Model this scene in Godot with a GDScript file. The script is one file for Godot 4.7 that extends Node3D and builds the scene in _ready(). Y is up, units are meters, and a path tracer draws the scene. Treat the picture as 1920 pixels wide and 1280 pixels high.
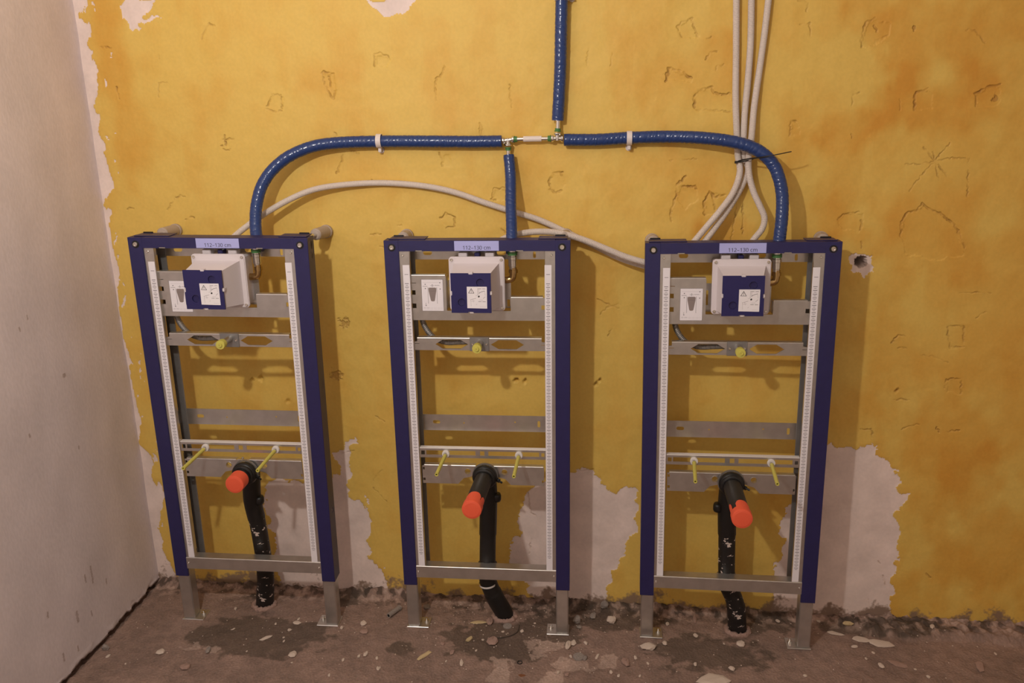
extends Node3D
# Three blue urinal mounting frames, their water pipes and conduits in front of an old ochre wall. Metres, y up.
# The back wall is the plane z = 0, the floor y = 0, the left wall leans away from about x = -1.14.

const PLASTER := [
	[Vector2(-1.015, 1.838), Vector2(-1.031, 1.801), Vector2(-1.029, 1.778), Vector2(-1.010, 1.761), Vector2(-0.984, 1.759), Vector2(-0.967, 1.770), Vector2(-0.940, 1.777), Vector2(-0.923, 1.784), Vector2(-0.944, 1.787), Vector2(-0.964, 1.790), Vector2(-0.954, 1.810), Vector2(-0.929, 1.821), Vector2(-0.937, 1.837)],
	[Vector2(-0.338, 1.827), Vector2(-0.326, 1.818), Vector2(-0.300, 1.792), Vector2(-0.268, 1.776), Vector2(-0.241, 1.780), Vector2(-0.215, 1.798), Vector2(-0.195, 1.816), Vector2(-0.185, 1.825)],
	[Vector2(0.918, 0.571), Vector2(0.999, 0.571), Vector2(1.073, 0.577), Vector2(1.135, 0.576), Vector2(1.178, 0.532), Vector2(1.206, 0.495), Vector2(1.222, 0.439), Vector2(1.252, 0.432), Vector2(1.218, 0.397), Vector2(1.222, 0.325), Vector2(1.235, 0.256), Vector2(1.234, 0.158), Vector2(1.238, 0.046), Vector2(1.242, -0.101), Vector2(0.881, -0.126), Vector2(0.878, 0.058), Vector2(0.860, 0.142), Vector2(0.889, 0.181), Vector2(0.898, 0.264), Vector2(0.882, 0.308), Vector2(0.905, 0.372), Vector2(0.913, 0.425), Vector2(0.925, 0.496)],
	[Vector2(0.103, 0.380), Vector2(0.128, 0.418), Vector2(0.194, 0.429), Vector2(0.246, 0.467), Vector2(0.321, 0.471), Vector2(0.329, 0.414), Vector2(0.375, 0.405), Vector2(0.432, 0.408), Vector2(0.449, 0.378), Vector2(0.445, 0.259), Vector2(0.422, 0.202), Vector2(0.398, 0.163), Vector2(0.375, 0.105), Vector2(0.355, -0.092), Vector2(0.147, -0.105), Vector2(0.129, 0.013), Vector2(0.103, 0.070), Vector2(0.051, 0.125), Vector2(0.052, 0.201), Vector2(0.086, 0.231), Vector2(0.074, 0.305), Vector2(0.088, 0.361)],
	[Vector2(-0.740, 0.380), Vector2(-0.695, 0.400), Vector2(-0.626, 0.385), Vector2(-0.556, 0.388), Vector2(-0.483, 0.428), Vector2(-0.505, 0.491), Vector2(-0.433, 0.544), Vector2(-0.429, 0.527), Vector2(-0.460, 0.475), Vector2(-0.463, 0.355), Vector2(-0.419, 0.338), Vector2(-0.395, 0.283), Vector2(-0.409, 0.196), Vector2(-0.395, 0.119), Vector2(-0.359, 0.063), Vector2(-0.366, -0.098), Vector2(-0.730, -0.122), Vector2(-0.722, 0.082), Vector2(-0.730, 0.199), Vector2(-0.746, 0.295)],
	[Vector2(-0.396, 0.096), Vector2(-0.367, 0.105), Vector2(-0.352, 0.053), Vector2(-0.361, -0.057), Vector2(-0.422, -0.061)],
	[Vector2(1.005, 1.127), Vector2(1.015, 1.142), Vector2(1.035, 1.151), Vector2(1.057, 1.140), Vector2(1.062, 1.116), Vector2(1.055, 1.098), Vector2(1.031, 1.091), Vector2(1.012, 1.102)],
]
const CLOUDS := [
	[1.438, 1.086, 0.496, 1.053, 0.40],
	[-1.056, 1.545, 0.048, 0.346, 0.50],
	[0.552, 1.592, 0.135, 0.090, 0.50],
	[0.593, 1.355, 0.120, 0.105, 0.45],
	[1.187, 1.717, 0.226, 0.120, 0.60],
	[1.156, 1.548, 0.165, 0.068, 0.55],
	[0.974, 1.495, 0.090, 0.053, 0.40],
	[1.230, 1.186, 0.180, 0.105, 0.40],
	[-0.124, 1.652, 0.038, 0.195, 0.35],
	[-0.470, 1.627, 0.090, 0.060, 0.35],
	[-0.624, 1.528, 0.060, 0.090, 0.30],
	[0.704, 1.210, 0.090, 0.045, 0.60],
	[0.946, 1.227, 0.090, 0.060, 0.40],
	[0.837, 1.488, 0.053, 0.075, 0.30],
	[-0.750, 0.766, 0.090, 0.180, 0.30],
	[-0.650, 0.522, 0.120, 0.060, 0.35],
	[1.482, 0.312, 0.180, 0.241, 0.45],
	[1.331, 0.646, 0.135, 0.180, 0.30],
	[-0.426, 1.351, 0.060, 0.090, 0.20],
	[-0.314, 1.090, 0.045, 0.090, 0.20],
	[0.325, 1.068, 0.075, 0.090, 0.25],
	[-1.052, 0.980, 0.023, 0.090, 0.40],
	[1.182, 0.772, 0.090, 0.135, 0.25],
	[-0.034, 0.769, 0.090, 0.060, 0.20],
]
const CRACKS := [
	[1.6, 0.80, [Vector2(-0.630, 1.543), Vector2(-0.620, 1.558), Vector2(-0.614, 1.575), Vector2(-0.586, 1.573), Vector2(-0.588, 1.536)]],
	[1.6, 0.80, [Vector2(-0.631, 1.538), Vector2(-0.607, 1.527), Vector2(-0.588, 1.533)]],
	[1.8, 0.90, [Vector2(-0.433, 1.631), Vector2(-0.464, 1.634), Vector2(-0.458, 1.600), Vector2(-0.437, 1.562), Vector2(-0.426, 1.586)]],
	[1.8, 0.90, [Vector2(-0.446, 1.624), Vector2(-0.443, 1.595)]],
	[1.4, 0.70, [Vector2(-0.313, 1.649), Vector2(-0.312, 1.680), Vector2(-0.298, 1.682), Vector2(-0.273, 1.672)]],
	[1.6, 0.70, [Vector2(-0.121, 1.647), Vector2(-0.126, 1.624), Vector2(-0.143, 1.615), Vector2(-0.148, 1.598), Vector2(-0.146, 1.555)]],
	[1.0, 0.60, [Vector2(0.060, 1.597), Vector2(0.060, 1.564), Vector2(0.065, 1.538)]],
	[1.0, 0.60, [Vector2(-0.024, 1.495), Vector2(-0.024, 1.466)]],
	[1.0, 0.60, [Vector2(-0.019, 1.492), Vector2(-0.019, 1.463)]],
	[1.0, 0.60, [Vector2(-0.438, 1.471), Vector2(-0.431, 1.461)]],
	[1.8, 0.90, [Vector2(-0.140, 1.415), Vector2(-0.135, 1.404), Vector2(-0.133, 1.377)]],
	[1.6, 0.90, [Vector2(-0.417, 1.411), Vector2(-0.427, 1.385), Vector2(-0.440, 1.357)]],
	[1.6, 0.90, [Vector2(-0.408, 1.432), Vector2(-0.373, 1.414)]],
	[1.6, 0.80, [Vector2(0.206, 1.364), Vector2(0.187, 1.363), Vector2(0.170, 1.350), Vector2(0.168, 1.326), Vector2(0.182, 1.308), Vector2(0.206, 1.314)]],
	[1.6, 0.80, [Vector2(0.044, 1.318), Vector2(0.015, 1.317), Vector2(0.006, 1.289), Vector2(0.020, 1.286)]],
	[1.6, 0.80, [Vector2(-0.144, 1.234), Vector2(-0.125, 1.247), Vector2(-0.103, 1.237), Vector2(-0.101, 1.210), Vector2(-0.126, 1.205)]],
	[1.6, 0.80, [Vector2(-0.349, 1.183), Vector2(-0.318, 1.186)]],
	[1.6, 0.80, [Vector2(-0.270, 1.209), Vector2(-0.256, 1.213)]],
	[1.6, 0.80, [Vector2(-0.323, 1.148), Vector2(-0.314, 1.148)]],
	[1.6, 0.80, [Vector2(-0.335, 1.343), Vector2(-0.333, 1.332)]],
	[1.6, 0.80, [Vector2(0.032, 1.206), Vector2(0.046, 1.195)]],
	[1.5, 0.70, [Vector2(0.515, 1.714), Vector2(0.500, 1.743), Vector2(0.538, 1.760), Vector2(0.547, 1.731), Vector2(0.556, 1.711)]],
	[1.5, 0.70, [Vector2(0.580, 1.656), Vector2(0.592, 1.675), Vector2(0.610, 1.675)]],
	[1.5, 0.70, [Vector2(0.608, 1.628), Vector2(0.612, 1.640), Vector2(0.627, 1.644)]],
	[1.5, 0.70, [Vector2(0.813, 1.461), Vector2(0.811, 1.497), Vector2(0.825, 1.502)]],
	[1.5, 0.70, [Vector2(0.580, 1.708), Vector2(0.592, 1.713)]],
	[2.4, 1.00, [Vector2(0.478, 1.604), Vector2(0.485, 1.621), Vector2(0.483, 1.639), Vector2(0.495, 1.634), Vector2(0.511, 1.631), Vector2(0.546, 1.610)]],
	[2.4, 1.00, [Vector2(0.558, 1.534), Vector2(0.554, 1.560), Vector2(0.566, 1.580), Vector2(0.600, 1.588), Vector2(0.606, 1.572), Vector2(0.630, 1.569), Vector2(0.648, 1.570)]],
	[2.4, 1.00, [Vector2(0.512, 1.231), Vector2(0.508, 1.259), Vector2(0.522, 1.300), Vector2(0.523, 1.333), Vector2(0.547, 1.354)]],
	[2.4, 1.00, [Vector2(0.529, 1.325), Vector2(0.572, 1.328), Vector2(0.574, 1.319)]],
	[2.4, 1.00, [Vector2(0.601, 1.248), Vector2(0.597, 1.284), Vector2(0.611, 1.314), Vector2(0.626, 1.298), Vector2(0.655, 1.304)]],
	[2.4, 1.00, [Vector2(0.617, 1.311), Vector2(0.630, 1.262)]],
	[1.0, 0.50, [Vector2(0.564, 1.529), Vector2(0.606, 1.529), Vector2(0.654, 1.523)]],
	[1.0, 0.50, [Vector2(0.523, 1.400), Vector2(0.571, 1.399)]],
	[1.0, 0.50, [Vector2(0.271, 1.689), Vector2(0.267, 1.644)]],
	[1.0, 0.50, [Vector2(0.335, 1.678), Vector2(0.331, 1.643)]],
	[1.0, 0.50, [Vector2(0.498, 1.397), Vector2(0.507, 1.397)]],
	[1.0, 0.90, [Vector2(0.688, 1.328), Vector2(0.685, 1.257), Vector2(0.677, 1.180)]],
	[1.0, 0.90, [Vector2(0.699, 1.328), Vector2(0.703, 1.263), Vector2(0.707, 1.197)]],
	[1.7, 0.80, [Vector2(0.168, 1.337), Vector2(0.179, 1.359), Vector2(0.198, 1.364), Vector2(0.204, 1.353)]],
	[1.7, 0.80, [Vector2(0.171, 1.315), Vector2(0.187, 1.308)]],
	[1.3, 0.60, [Vector2(0.804, 1.795), Vector2(0.831, 1.797), Vector2(0.829, 1.770)]],
	[1.3, 0.60, [Vector2(0.814, 1.739), Vector2(0.839, 1.742), Vector2(0.844, 1.712)]],
	[1.3, 0.60, [Vector2(0.965, 1.535), Vector2(0.965, 1.562), Vector2(0.982, 1.572)]],
	[1.3, 0.60, [Vector2(1.085, 1.554), Vector2(1.089, 1.527)]],
	[1.3, 0.60, [Vector2(1.228, 1.722), Vector2(1.251, 1.719), Vector2(1.277, 1.690)]],
	[1.3, 0.60, [Vector2(1.006, 1.696), Vector2(1.036, 1.710)]],
	[1.3, 0.60, [Vector2(1.029, 1.178), Vector2(1.031, 1.159)]],
	[1.3, 0.60, [Vector2(0.971, 1.466), Vector2(0.975, 1.455)]],
	[2.2, 1.00, [Vector2(1.125, 1.526), Vector2(1.124, 1.572), Vector2(1.156, 1.580)]],
	[2.2, 1.00, [Vector2(0.975, 1.684), Vector2(0.973, 1.720), Vector2(0.981, 1.744), Vector2(1.000, 1.753)]],
	[2.2, 1.00, [Vector2(1.272, 1.568), Vector2(1.302, 1.583), Vector2(1.330, 1.590)]],
	[2.2, 1.00, [Vector2(1.002, 1.734), Vector2(1.011, 1.720)]],
	[1.5, 0.70, [Vector2(1.272, 1.568), Vector2(1.279, 1.536)]],
	[1.5, 0.70, [Vector2(0.959, 1.238), Vector2(0.976, 1.254), Vector2(1.015, 1.260)]],
	[1.5, 0.70, [Vector2(1.023, 1.238), Vector2(1.023, 1.211)]],
	[1.0, 0.75, [Vector2(1.139, 1.317), Vector2(1.162, 1.357), Vector2(1.193, 1.396), Vector2(1.227, 1.442)]],
	[1.0, 0.75, [Vector2(1.160, 1.432), Vector2(1.193, 1.396), Vector2(1.231, 1.357)]],
	[1.0, 0.75, [Vector2(1.120, 1.388), Vector2(1.158, 1.387), Vector2(1.193, 1.396), Vector2(1.237, 1.404), Vector2(1.278, 1.401)]],
	[1.0, 0.75, [Vector2(1.278, 1.401), Vector2(1.289, 1.302)]],
	[1.0, 0.75, [Vector2(1.193, 1.396), Vector2(1.210, 1.344)]],
	[1.0, 0.75, [Vector2(1.185, 1.419), Vector2(1.193, 1.396)]],
	[2.0, 0.90, [Vector2(1.130, 1.196), Vector2(1.128, 1.234), Vector2(1.138, 1.261), Vector2(1.166, 1.266), Vector2(1.177, 1.283), Vector2(1.199, 1.267), Vector2(1.223, 1.259), Vector2(1.258, 1.235), Vector2(1.279, 1.208), Vector2(1.301, 1.165)]],
	[1.7, 0.80, [Vector2(1.337, 0.888), Vector2(1.299, 0.883), Vector2(1.286, 0.946), Vector2(1.329, 0.947), Vector2(1.335, 0.901)]],
	[1.7, 0.80, [Vector2(1.303, 0.762), Vector2(1.303, 0.788), Vector2(1.342, 0.794), Vector2(1.349, 0.746)]],
	[1.7, 0.80, [Vector2(1.140, 0.892), Vector2(1.157, 0.916), Vector2(1.177, 0.914)]],
	[1.7, 0.80, [Vector2(1.161, 0.880), Vector2(1.183, 0.880)]],
	[1.7, 0.80, [Vector2(1.168, 0.723), Vector2(1.212, 0.726)]],
	[1.7, 0.80, [Vector2(1.296, 0.644), Vector2(1.305, 0.628)]],
	[1.7, 0.80, [Vector2(1.324, 0.631), Vector2(1.361, 0.638)]],
	[1.7, 0.80, [Vector2(1.327, 0.168), Vector2(1.343, 0.155)]],
	[1.7, 0.80, [Vector2(1.166, 0.072), Vector2(1.178, 0.042)]],
	[1.7, 0.80, [Vector2(1.083, 0.630), Vector2(1.115, 0.631), Vector2(1.120, 0.608)]],
	[1.1, 0.50, [Vector2(1.223, 0.857), Vector2(1.259, 0.856), Vector2(1.301, 0.839)]],
	[1.1, 0.50, [Vector2(1.198, 0.634), Vector2(1.245, 0.652)]],
	[1.1, 0.50, [Vector2(1.304, 1.041), Vector2(1.388, 1.042)]],
	[1.1, 0.50, [Vector2(1.359, 0.973), Vector2(1.385, 0.990)]],
	[1.1, 0.50, [Vector2(1.181, 0.204), Vector2(1.191, 0.195)]],
	[1.6, 0.90, [Vector2(-0.764, 1.465), Vector2(-0.764, 1.437)]],
	[1.6, 0.90, [Vector2(-0.771, 1.451), Vector2(-0.736, 1.455)]],
	[1.6, 0.90, [Vector2(-0.778, 1.435), Vector2(-0.772, 1.436)]],
	[1.6, 0.90, [Vector2(-0.774, 1.425), Vector2(-0.747, 1.425)]],
	[1.6, 0.90, [Vector2(-0.777, 1.765), Vector2(-0.762, 1.760)]],
	[1.6, 0.90, [Vector2(-0.931, 1.286), Vector2(-0.914, 1.293), Vector2(-0.900, 1.288)]],
	[1.6, 0.90, [Vector2(-1.085, 1.253), Vector2(-1.065, 1.256)]],
	[1.6, 0.90, [Vector2(-0.905, 1.223), Vector2(-0.890, 1.232), Vector2(-0.880, 1.228)]],
	[1.6, 0.90, [Vector2(-1.103, 1.706), Vector2(-1.071, 1.705)]],
	[1.6, 0.90, [Vector2(-1.071, 1.597), Vector2(-1.067, 1.567)]],
	[1.0, 0.50, [Vector2(-0.947, 1.571), Vector2(-0.943, 1.610), Vector2(-0.916, 1.610)]],
	[1.0, 0.50, [Vector2(-0.960, 1.251), Vector2(-0.934, 1.283)]],
	[1.0, 0.50, [Vector2(-0.933, 1.682), Vector2(-0.932, 1.673)]],
	[1.0, 0.50, [Vector2(-0.778, 1.763), Vector2(-0.805, 1.724)]],
	[1.4, 0.60, [Vector2(0.320, 0.958), Vector2(0.342, 0.982), Vector2(0.380, 0.991)]],
	[1.4, 0.60, [Vector2(0.345, 0.894), Vector2(0.359, 0.927)]],
	[1.4, 0.60, [Vector2(-0.361, 0.621), Vector2(-0.337, 0.605)]],
	[1.4, 0.60, [Vector2(0.259, 0.461), Vector2(0.311, 0.470)]],
	[1.4, 0.60, [Vector2(-0.381, 0.405), Vector2(-0.351, 0.443)]],
	[1.4, 0.60, [Vector2(-0.382, 0.377), Vector2(-0.341, 0.332)]],
	[1.4, 0.60, [Vector2(-0.169, 0.611), Vector2(-0.128, 0.608)]],
	[1.4, 0.60, [Vector2(0.111, 0.381), Vector2(0.121, 0.317), Vector2(0.141, 0.299)]],
	[1.4, 0.60, [Vector2(0.122, 0.224), Vector2(0.115, 0.167)]],
	[1.4, 0.60, [Vector2(1.202, 0.152), Vector2(1.213, 0.125)]],
	[1.4, 0.60, [Vector2(-0.479, 0.492), Vector2(-0.436, 0.503)]],
	[1.4, 0.60, [Vector2(0.311, 1.005), Vector2(0.373, 0.975)]],
]
const SCARS := [
	[1.00, [Vector2(-0.614, 1.573), Vector2(-0.586, 1.573), Vector2(-0.588, 1.534), Vector2(-0.607, 1.528), Vector2(-0.630, 1.539)]],
	[1.00, [Vector2(-0.461, 1.633), Vector2(-0.433, 1.631), Vector2(-0.426, 1.586), Vector2(-0.437, 1.563), Vector2(-0.457, 1.600)]],
	[1.00, [Vector2(-0.311, 1.680), Vector2(-0.298, 1.681), Vector2(-0.273, 1.672), Vector2(-0.279, 1.646), Vector2(-0.312, 1.649)]],
	[1.00, [Vector2(0.206, 1.364), Vector2(0.187, 1.363), Vector2(0.170, 1.350), Vector2(0.168, 1.326), Vector2(0.182, 1.308), Vector2(0.206, 1.314)]],
	[1.00, [Vector2(-0.144, 1.234), Vector2(-0.125, 1.247), Vector2(-0.103, 1.237), Vector2(-0.101, 1.210), Vector2(-0.126, 1.205)]],
	[1.00, [Vector2(0.015, 1.316), Vector2(0.044, 1.317), Vector2(0.041, 1.289), Vector2(0.007, 1.289)]],
	[1.00, [Vector2(-0.134, 1.411), Vector2(-0.113, 1.411), Vector2(-0.113, 1.378), Vector2(-0.134, 1.378)]],
	[1.00, [Vector2(0.500, 1.743), Vector2(0.538, 1.760), Vector2(0.547, 1.731), Vector2(0.556, 1.711), Vector2(0.515, 1.714)]],
	[1.00, [Vector2(0.558, 1.534), Vector2(0.554, 1.560), Vector2(0.566, 1.580), Vector2(0.600, 1.588), Vector2(0.606, 1.572), Vector2(0.650, 1.570), Vector2(0.654, 1.523), Vector2(0.564, 1.529)]],
	[1.00, [Vector2(0.480, 1.606), Vector2(0.484, 1.637), Vector2(0.546, 1.610), Vector2(0.539, 1.601)]],
	[1.00, [Vector2(0.525, 1.297), Vector2(0.529, 1.325), Vector2(0.574, 1.325), Vector2(0.577, 1.289), Vector2(0.541, 1.262)]],
	[1.00, [Vector2(0.597, 1.284), Vector2(0.611, 1.313), Vector2(0.655, 1.304), Vector2(0.649, 1.263), Vector2(0.602, 1.248)]],
	[1.00, [Vector2(0.169, 1.317), Vector2(0.179, 1.359), Vector2(0.204, 1.363), Vector2(0.206, 1.309)]],
	[1.00, [Vector2(0.812, 1.497), Vector2(0.827, 1.502), Vector2(0.833, 1.463), Vector2(0.813, 1.461)]],
	[1.00, [Vector2(1.124, 1.571), Vector2(1.157, 1.579), Vector2(1.170, 1.531), Vector2(1.125, 1.526)]],
	[1.00, [Vector2(0.976, 1.686), Vector2(0.974, 1.720), Vector2(0.982, 1.744), Vector2(1.000, 1.752), Vector2(1.041, 1.739), Vector2(1.035, 1.705), Vector2(1.006, 1.693)]],
	[1.00, [Vector2(1.273, 1.568), Vector2(1.302, 1.582), Vector2(1.328, 1.587), Vector2(1.338, 1.540), Vector2(1.279, 1.536)]],
	[1.00, [Vector2(1.130, 1.196), Vector2(1.128, 1.234), Vector2(1.138, 1.261), Vector2(1.166, 1.266), Vector2(1.177, 1.283), Vector2(1.199, 1.267), Vector2(1.223, 1.259), Vector2(1.258, 1.235), Vector2(1.279, 1.208), Vector2(1.298, 1.148), Vector2(1.238, 1.131), Vector2(1.152, 1.146)]],
	[1.00, [Vector2(0.962, 1.238), Vector2(0.976, 1.254), Vector2(1.021, 1.259), Vector2(1.024, 1.211), Vector2(0.975, 1.210)]],
	[1.00, [Vector2(1.337, 0.888), Vector2(1.299, 0.883), Vector2(1.286, 0.946), Vector2(1.329, 0.947)]],
	[1.00, [Vector2(1.304, 0.753), Vector2(1.303, 0.788), Vector2(1.342, 0.794), Vector2(1.351, 0.746)]],
]
const HOLES := [
	[1.033, 1.123, 0.0150, 0.090],
	[0.075, 0.751, 0.0038, 0.020],
	[0.103, 0.750, 0.0038, 0.020],
	[-0.750, 0.728, 0.0045, 0.020],
	[0.323, 0.759, 0.0045, 0.020],
	[0.314, 0.746, 0.0038, 0.020],
	[1.173, 0.754, 0.0038, 0.015],
	[-0.722, 0.734, 0.0060, 0.015],
	[-0.639, 0.660, 0.0045, 0.010],
]
const SMUDGES := [
	[-0.445, 0.918, 0.021, 0.024],
	[-0.480, 0.752, 0.026, 0.021],
	[1.322, 1.555, 0.009, 0.015],
	[1.097, 1.729, 0.006, 0.009],
	[0.480, 1.620, 0.009, 0.009],
	[-0.493, 1.182, 0.006, 0.006],
]
const HOSE_L := [Vector3(0.039, 1.448, 0.022), Vector3(-0.051, 1.447, 0.022), Vector3(-0.171, 1.448, 0.022), Vector3(-0.305, 1.448, 0.022), Vector3(-0.413, 1.445, 0.026), Vector3(-0.487, 1.436, 0.035), Vector3(-0.553, 1.411, 0.050), Vector3(-0.601, 1.374, 0.065), Vector3(-0.629, 1.330, 0.085), Vector3(-0.639, 1.278, 0.110), Vector3(-0.636, 1.229, 0.135), Vector3(-0.626, 1.189, 0.158), Vector3(-0.620, 1.161, 0.170)]
const HOSE_M := [Vector3(0.058, 1.411, 0.022), Vector3(0.064, 1.355, 0.035), Vector3(0.068, 1.286, 0.070), Vector3(0.073, 1.232, 0.105), Vector3(0.076, 1.192, 0.130), Vector3(0.076, 1.156, 0.138)]
const HOSE_R := [Vector3(0.210, 1.452, 0.022), Vector3(0.300, 1.452, 0.022), Vector3(0.386, 1.457, 0.022), Vector3(0.485, 1.460, 0.028), Vector3(0.582, 1.457, 0.046), Vector3(0.663, 1.446, 0.060), Vector3(0.718, 1.427, 0.068), Vector3(0.756, 1.395, 0.077), Vector3(0.776, 1.355, 0.086), Vector3(0.786, 1.307, 0.095), Vector3(0.787, 1.253, 0.105), Vector3(0.784, 1.204, 0.112), Vector3(0.782, 1.172, 0.115)]
const RISER := [Vector3(0.201, 1.921, 0.022), Vector3(0.199, 1.807, 0.022), Vector3(0.198, 1.728, 0.022), Vector3(0.197, 1.621, 0.022), Vector3(0.192, 1.503, 0.022)]
const CON1 := [Vector3(0.642, 1.914, 0.011), Vector3(0.647, 1.813, 0.011), Vector3(0.656, 1.671, 0.011), Vector3(0.662, 1.564, 0.011), Vector3(0.670, 1.482, 0.011), Vector3(0.677, 1.413, 0.017), Vector3(0.684, 1.368, 0.028), Vector3(0.669, 1.315, 0.037), Vector3(0.635, 1.266, 0.050), Vector3(0.601, 1.224, 0.058), Vector3(0.567, 1.181, 0.064), Vector3(0.551, 1.159, 0.066)]
const CON2 := [Vector3(0.680, 1.913, 0.011), Vector3(0.685, 1.813, 0.011), Vector3(0.691, 1.697, 0.011), Vector3(0.691, 1.604, 0.011), Vector3(0.689, 1.509, 0.011), Vector3(0.694, 1.412, 0.012), Vector3(0.707, 1.373, 0.014), Vector3(0.691, 1.325, 0.020), Vector3(0.661, 1.272, 0.032), Vector3(0.627, 1.222, 0.045), Vector3(0.597, 1.181, 0.056), Vector3(0.580, 1.158, 0.058)]
const CON3 := [Vector3(0.734, 1.912, 0.011), Vector3(0.729, 1.812, 0.011), Vector3(0.725, 1.722, 0.011), Vector3(0.719, 1.631, 0.011), Vector3(0.711, 1.536, 0.018), Vector3(0.708, 1.455, 0.027), Vector3(0.704, 1.405, 0.031), Vector3(0.708, 1.360, 0.036), Vector3(0.722, 1.316, 0.040), Vector3(0.741, 1.277, 0.048), Vector3(0.753, 1.249, 0.052), Vector3(0.749, 1.220, 0.055), Vector3(0.730, 1.193, 0.058), Vector3(0.715, 1.169, 0.060)]
const CON4 := [Vector3(-0.732, 1.170, 0.120), Vector3(-0.704, 1.199, 0.100), Vector3(-0.645, 1.244, 0.070), Vector3(-0.570, 1.287, 0.050), Vector3(-0.496, 1.316, 0.035), Vector3(-0.406, 1.329, 0.020), Vector3(-0.300, 1.333, 0.011), Vector3(-0.192, 1.326, 0.011), Vector3(-0.101, 1.309, 0.011), Vector3(-0.010, 1.279, 0.011), Vector3(0.065, 1.256, 0.011), Vector3(0.141, 1.233, 0.011), Vector3(0.216, 1.200, 0.011), Vector3(0.292, 1.166, 0.018), Vector3(0.368, 1.131, 0.028), Vector3(0.437, 1.111, 0.038), Vector3(0.501, 1.101, 0.045)]
const CON5 := [Vector3(0.005, 1.155, 0.085), Vector3(0.045, 1.186, 0.080), Vector3(0.093, 1.201, 0.070), Vector3(0.144, 1.206, 0.060), Vector3(0.203, 1.202, 0.055), Vector3(0.263, 1.186, 0.055), Vector3(0.322, 1.164, 0.058), Vector3(0.381, 1.141, 0.062), Vector3(0.435, 1.126, 0.066), Vector3(0.498, 1.114, 0.070)]
const DRAIN_A := [Vector3(-0.716, 0.399, 0.150), Vector3(-0.712, 0.332, 0.142), Vector3(-0.710, 0.254, 0.132), Vector3(-0.710, 0.155, 0.122), Vector3(-0.717, 0.088, 0.112), Vector3(-0.732, 0.000, 0.098)]
const DRAIN_B := [Vector3(0.004, 0.430, 0.128), Vector3(0.000, 0.304, 0.124), Vector3(-0.003, 0.166, 0.120), Vector3(0.001, 0.127, 0.116), Vector3(0.020, 0.070, 0.105), Vector3(0.045, 0.003, 0.088)]
const DRAIN_C := [Vector3(0.699, 0.421, 0.115), Vector3(0.705, 0.334, 0.113), Vector3(0.713, 0.201, 0.110), Vector3(0.719, 0.164, 0.108), Vector3(0.740, 0.117, 0.104), Vector3(0.751, 0.078, 0.100), Vector3(0.760, 0.003, 0.092)]
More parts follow.
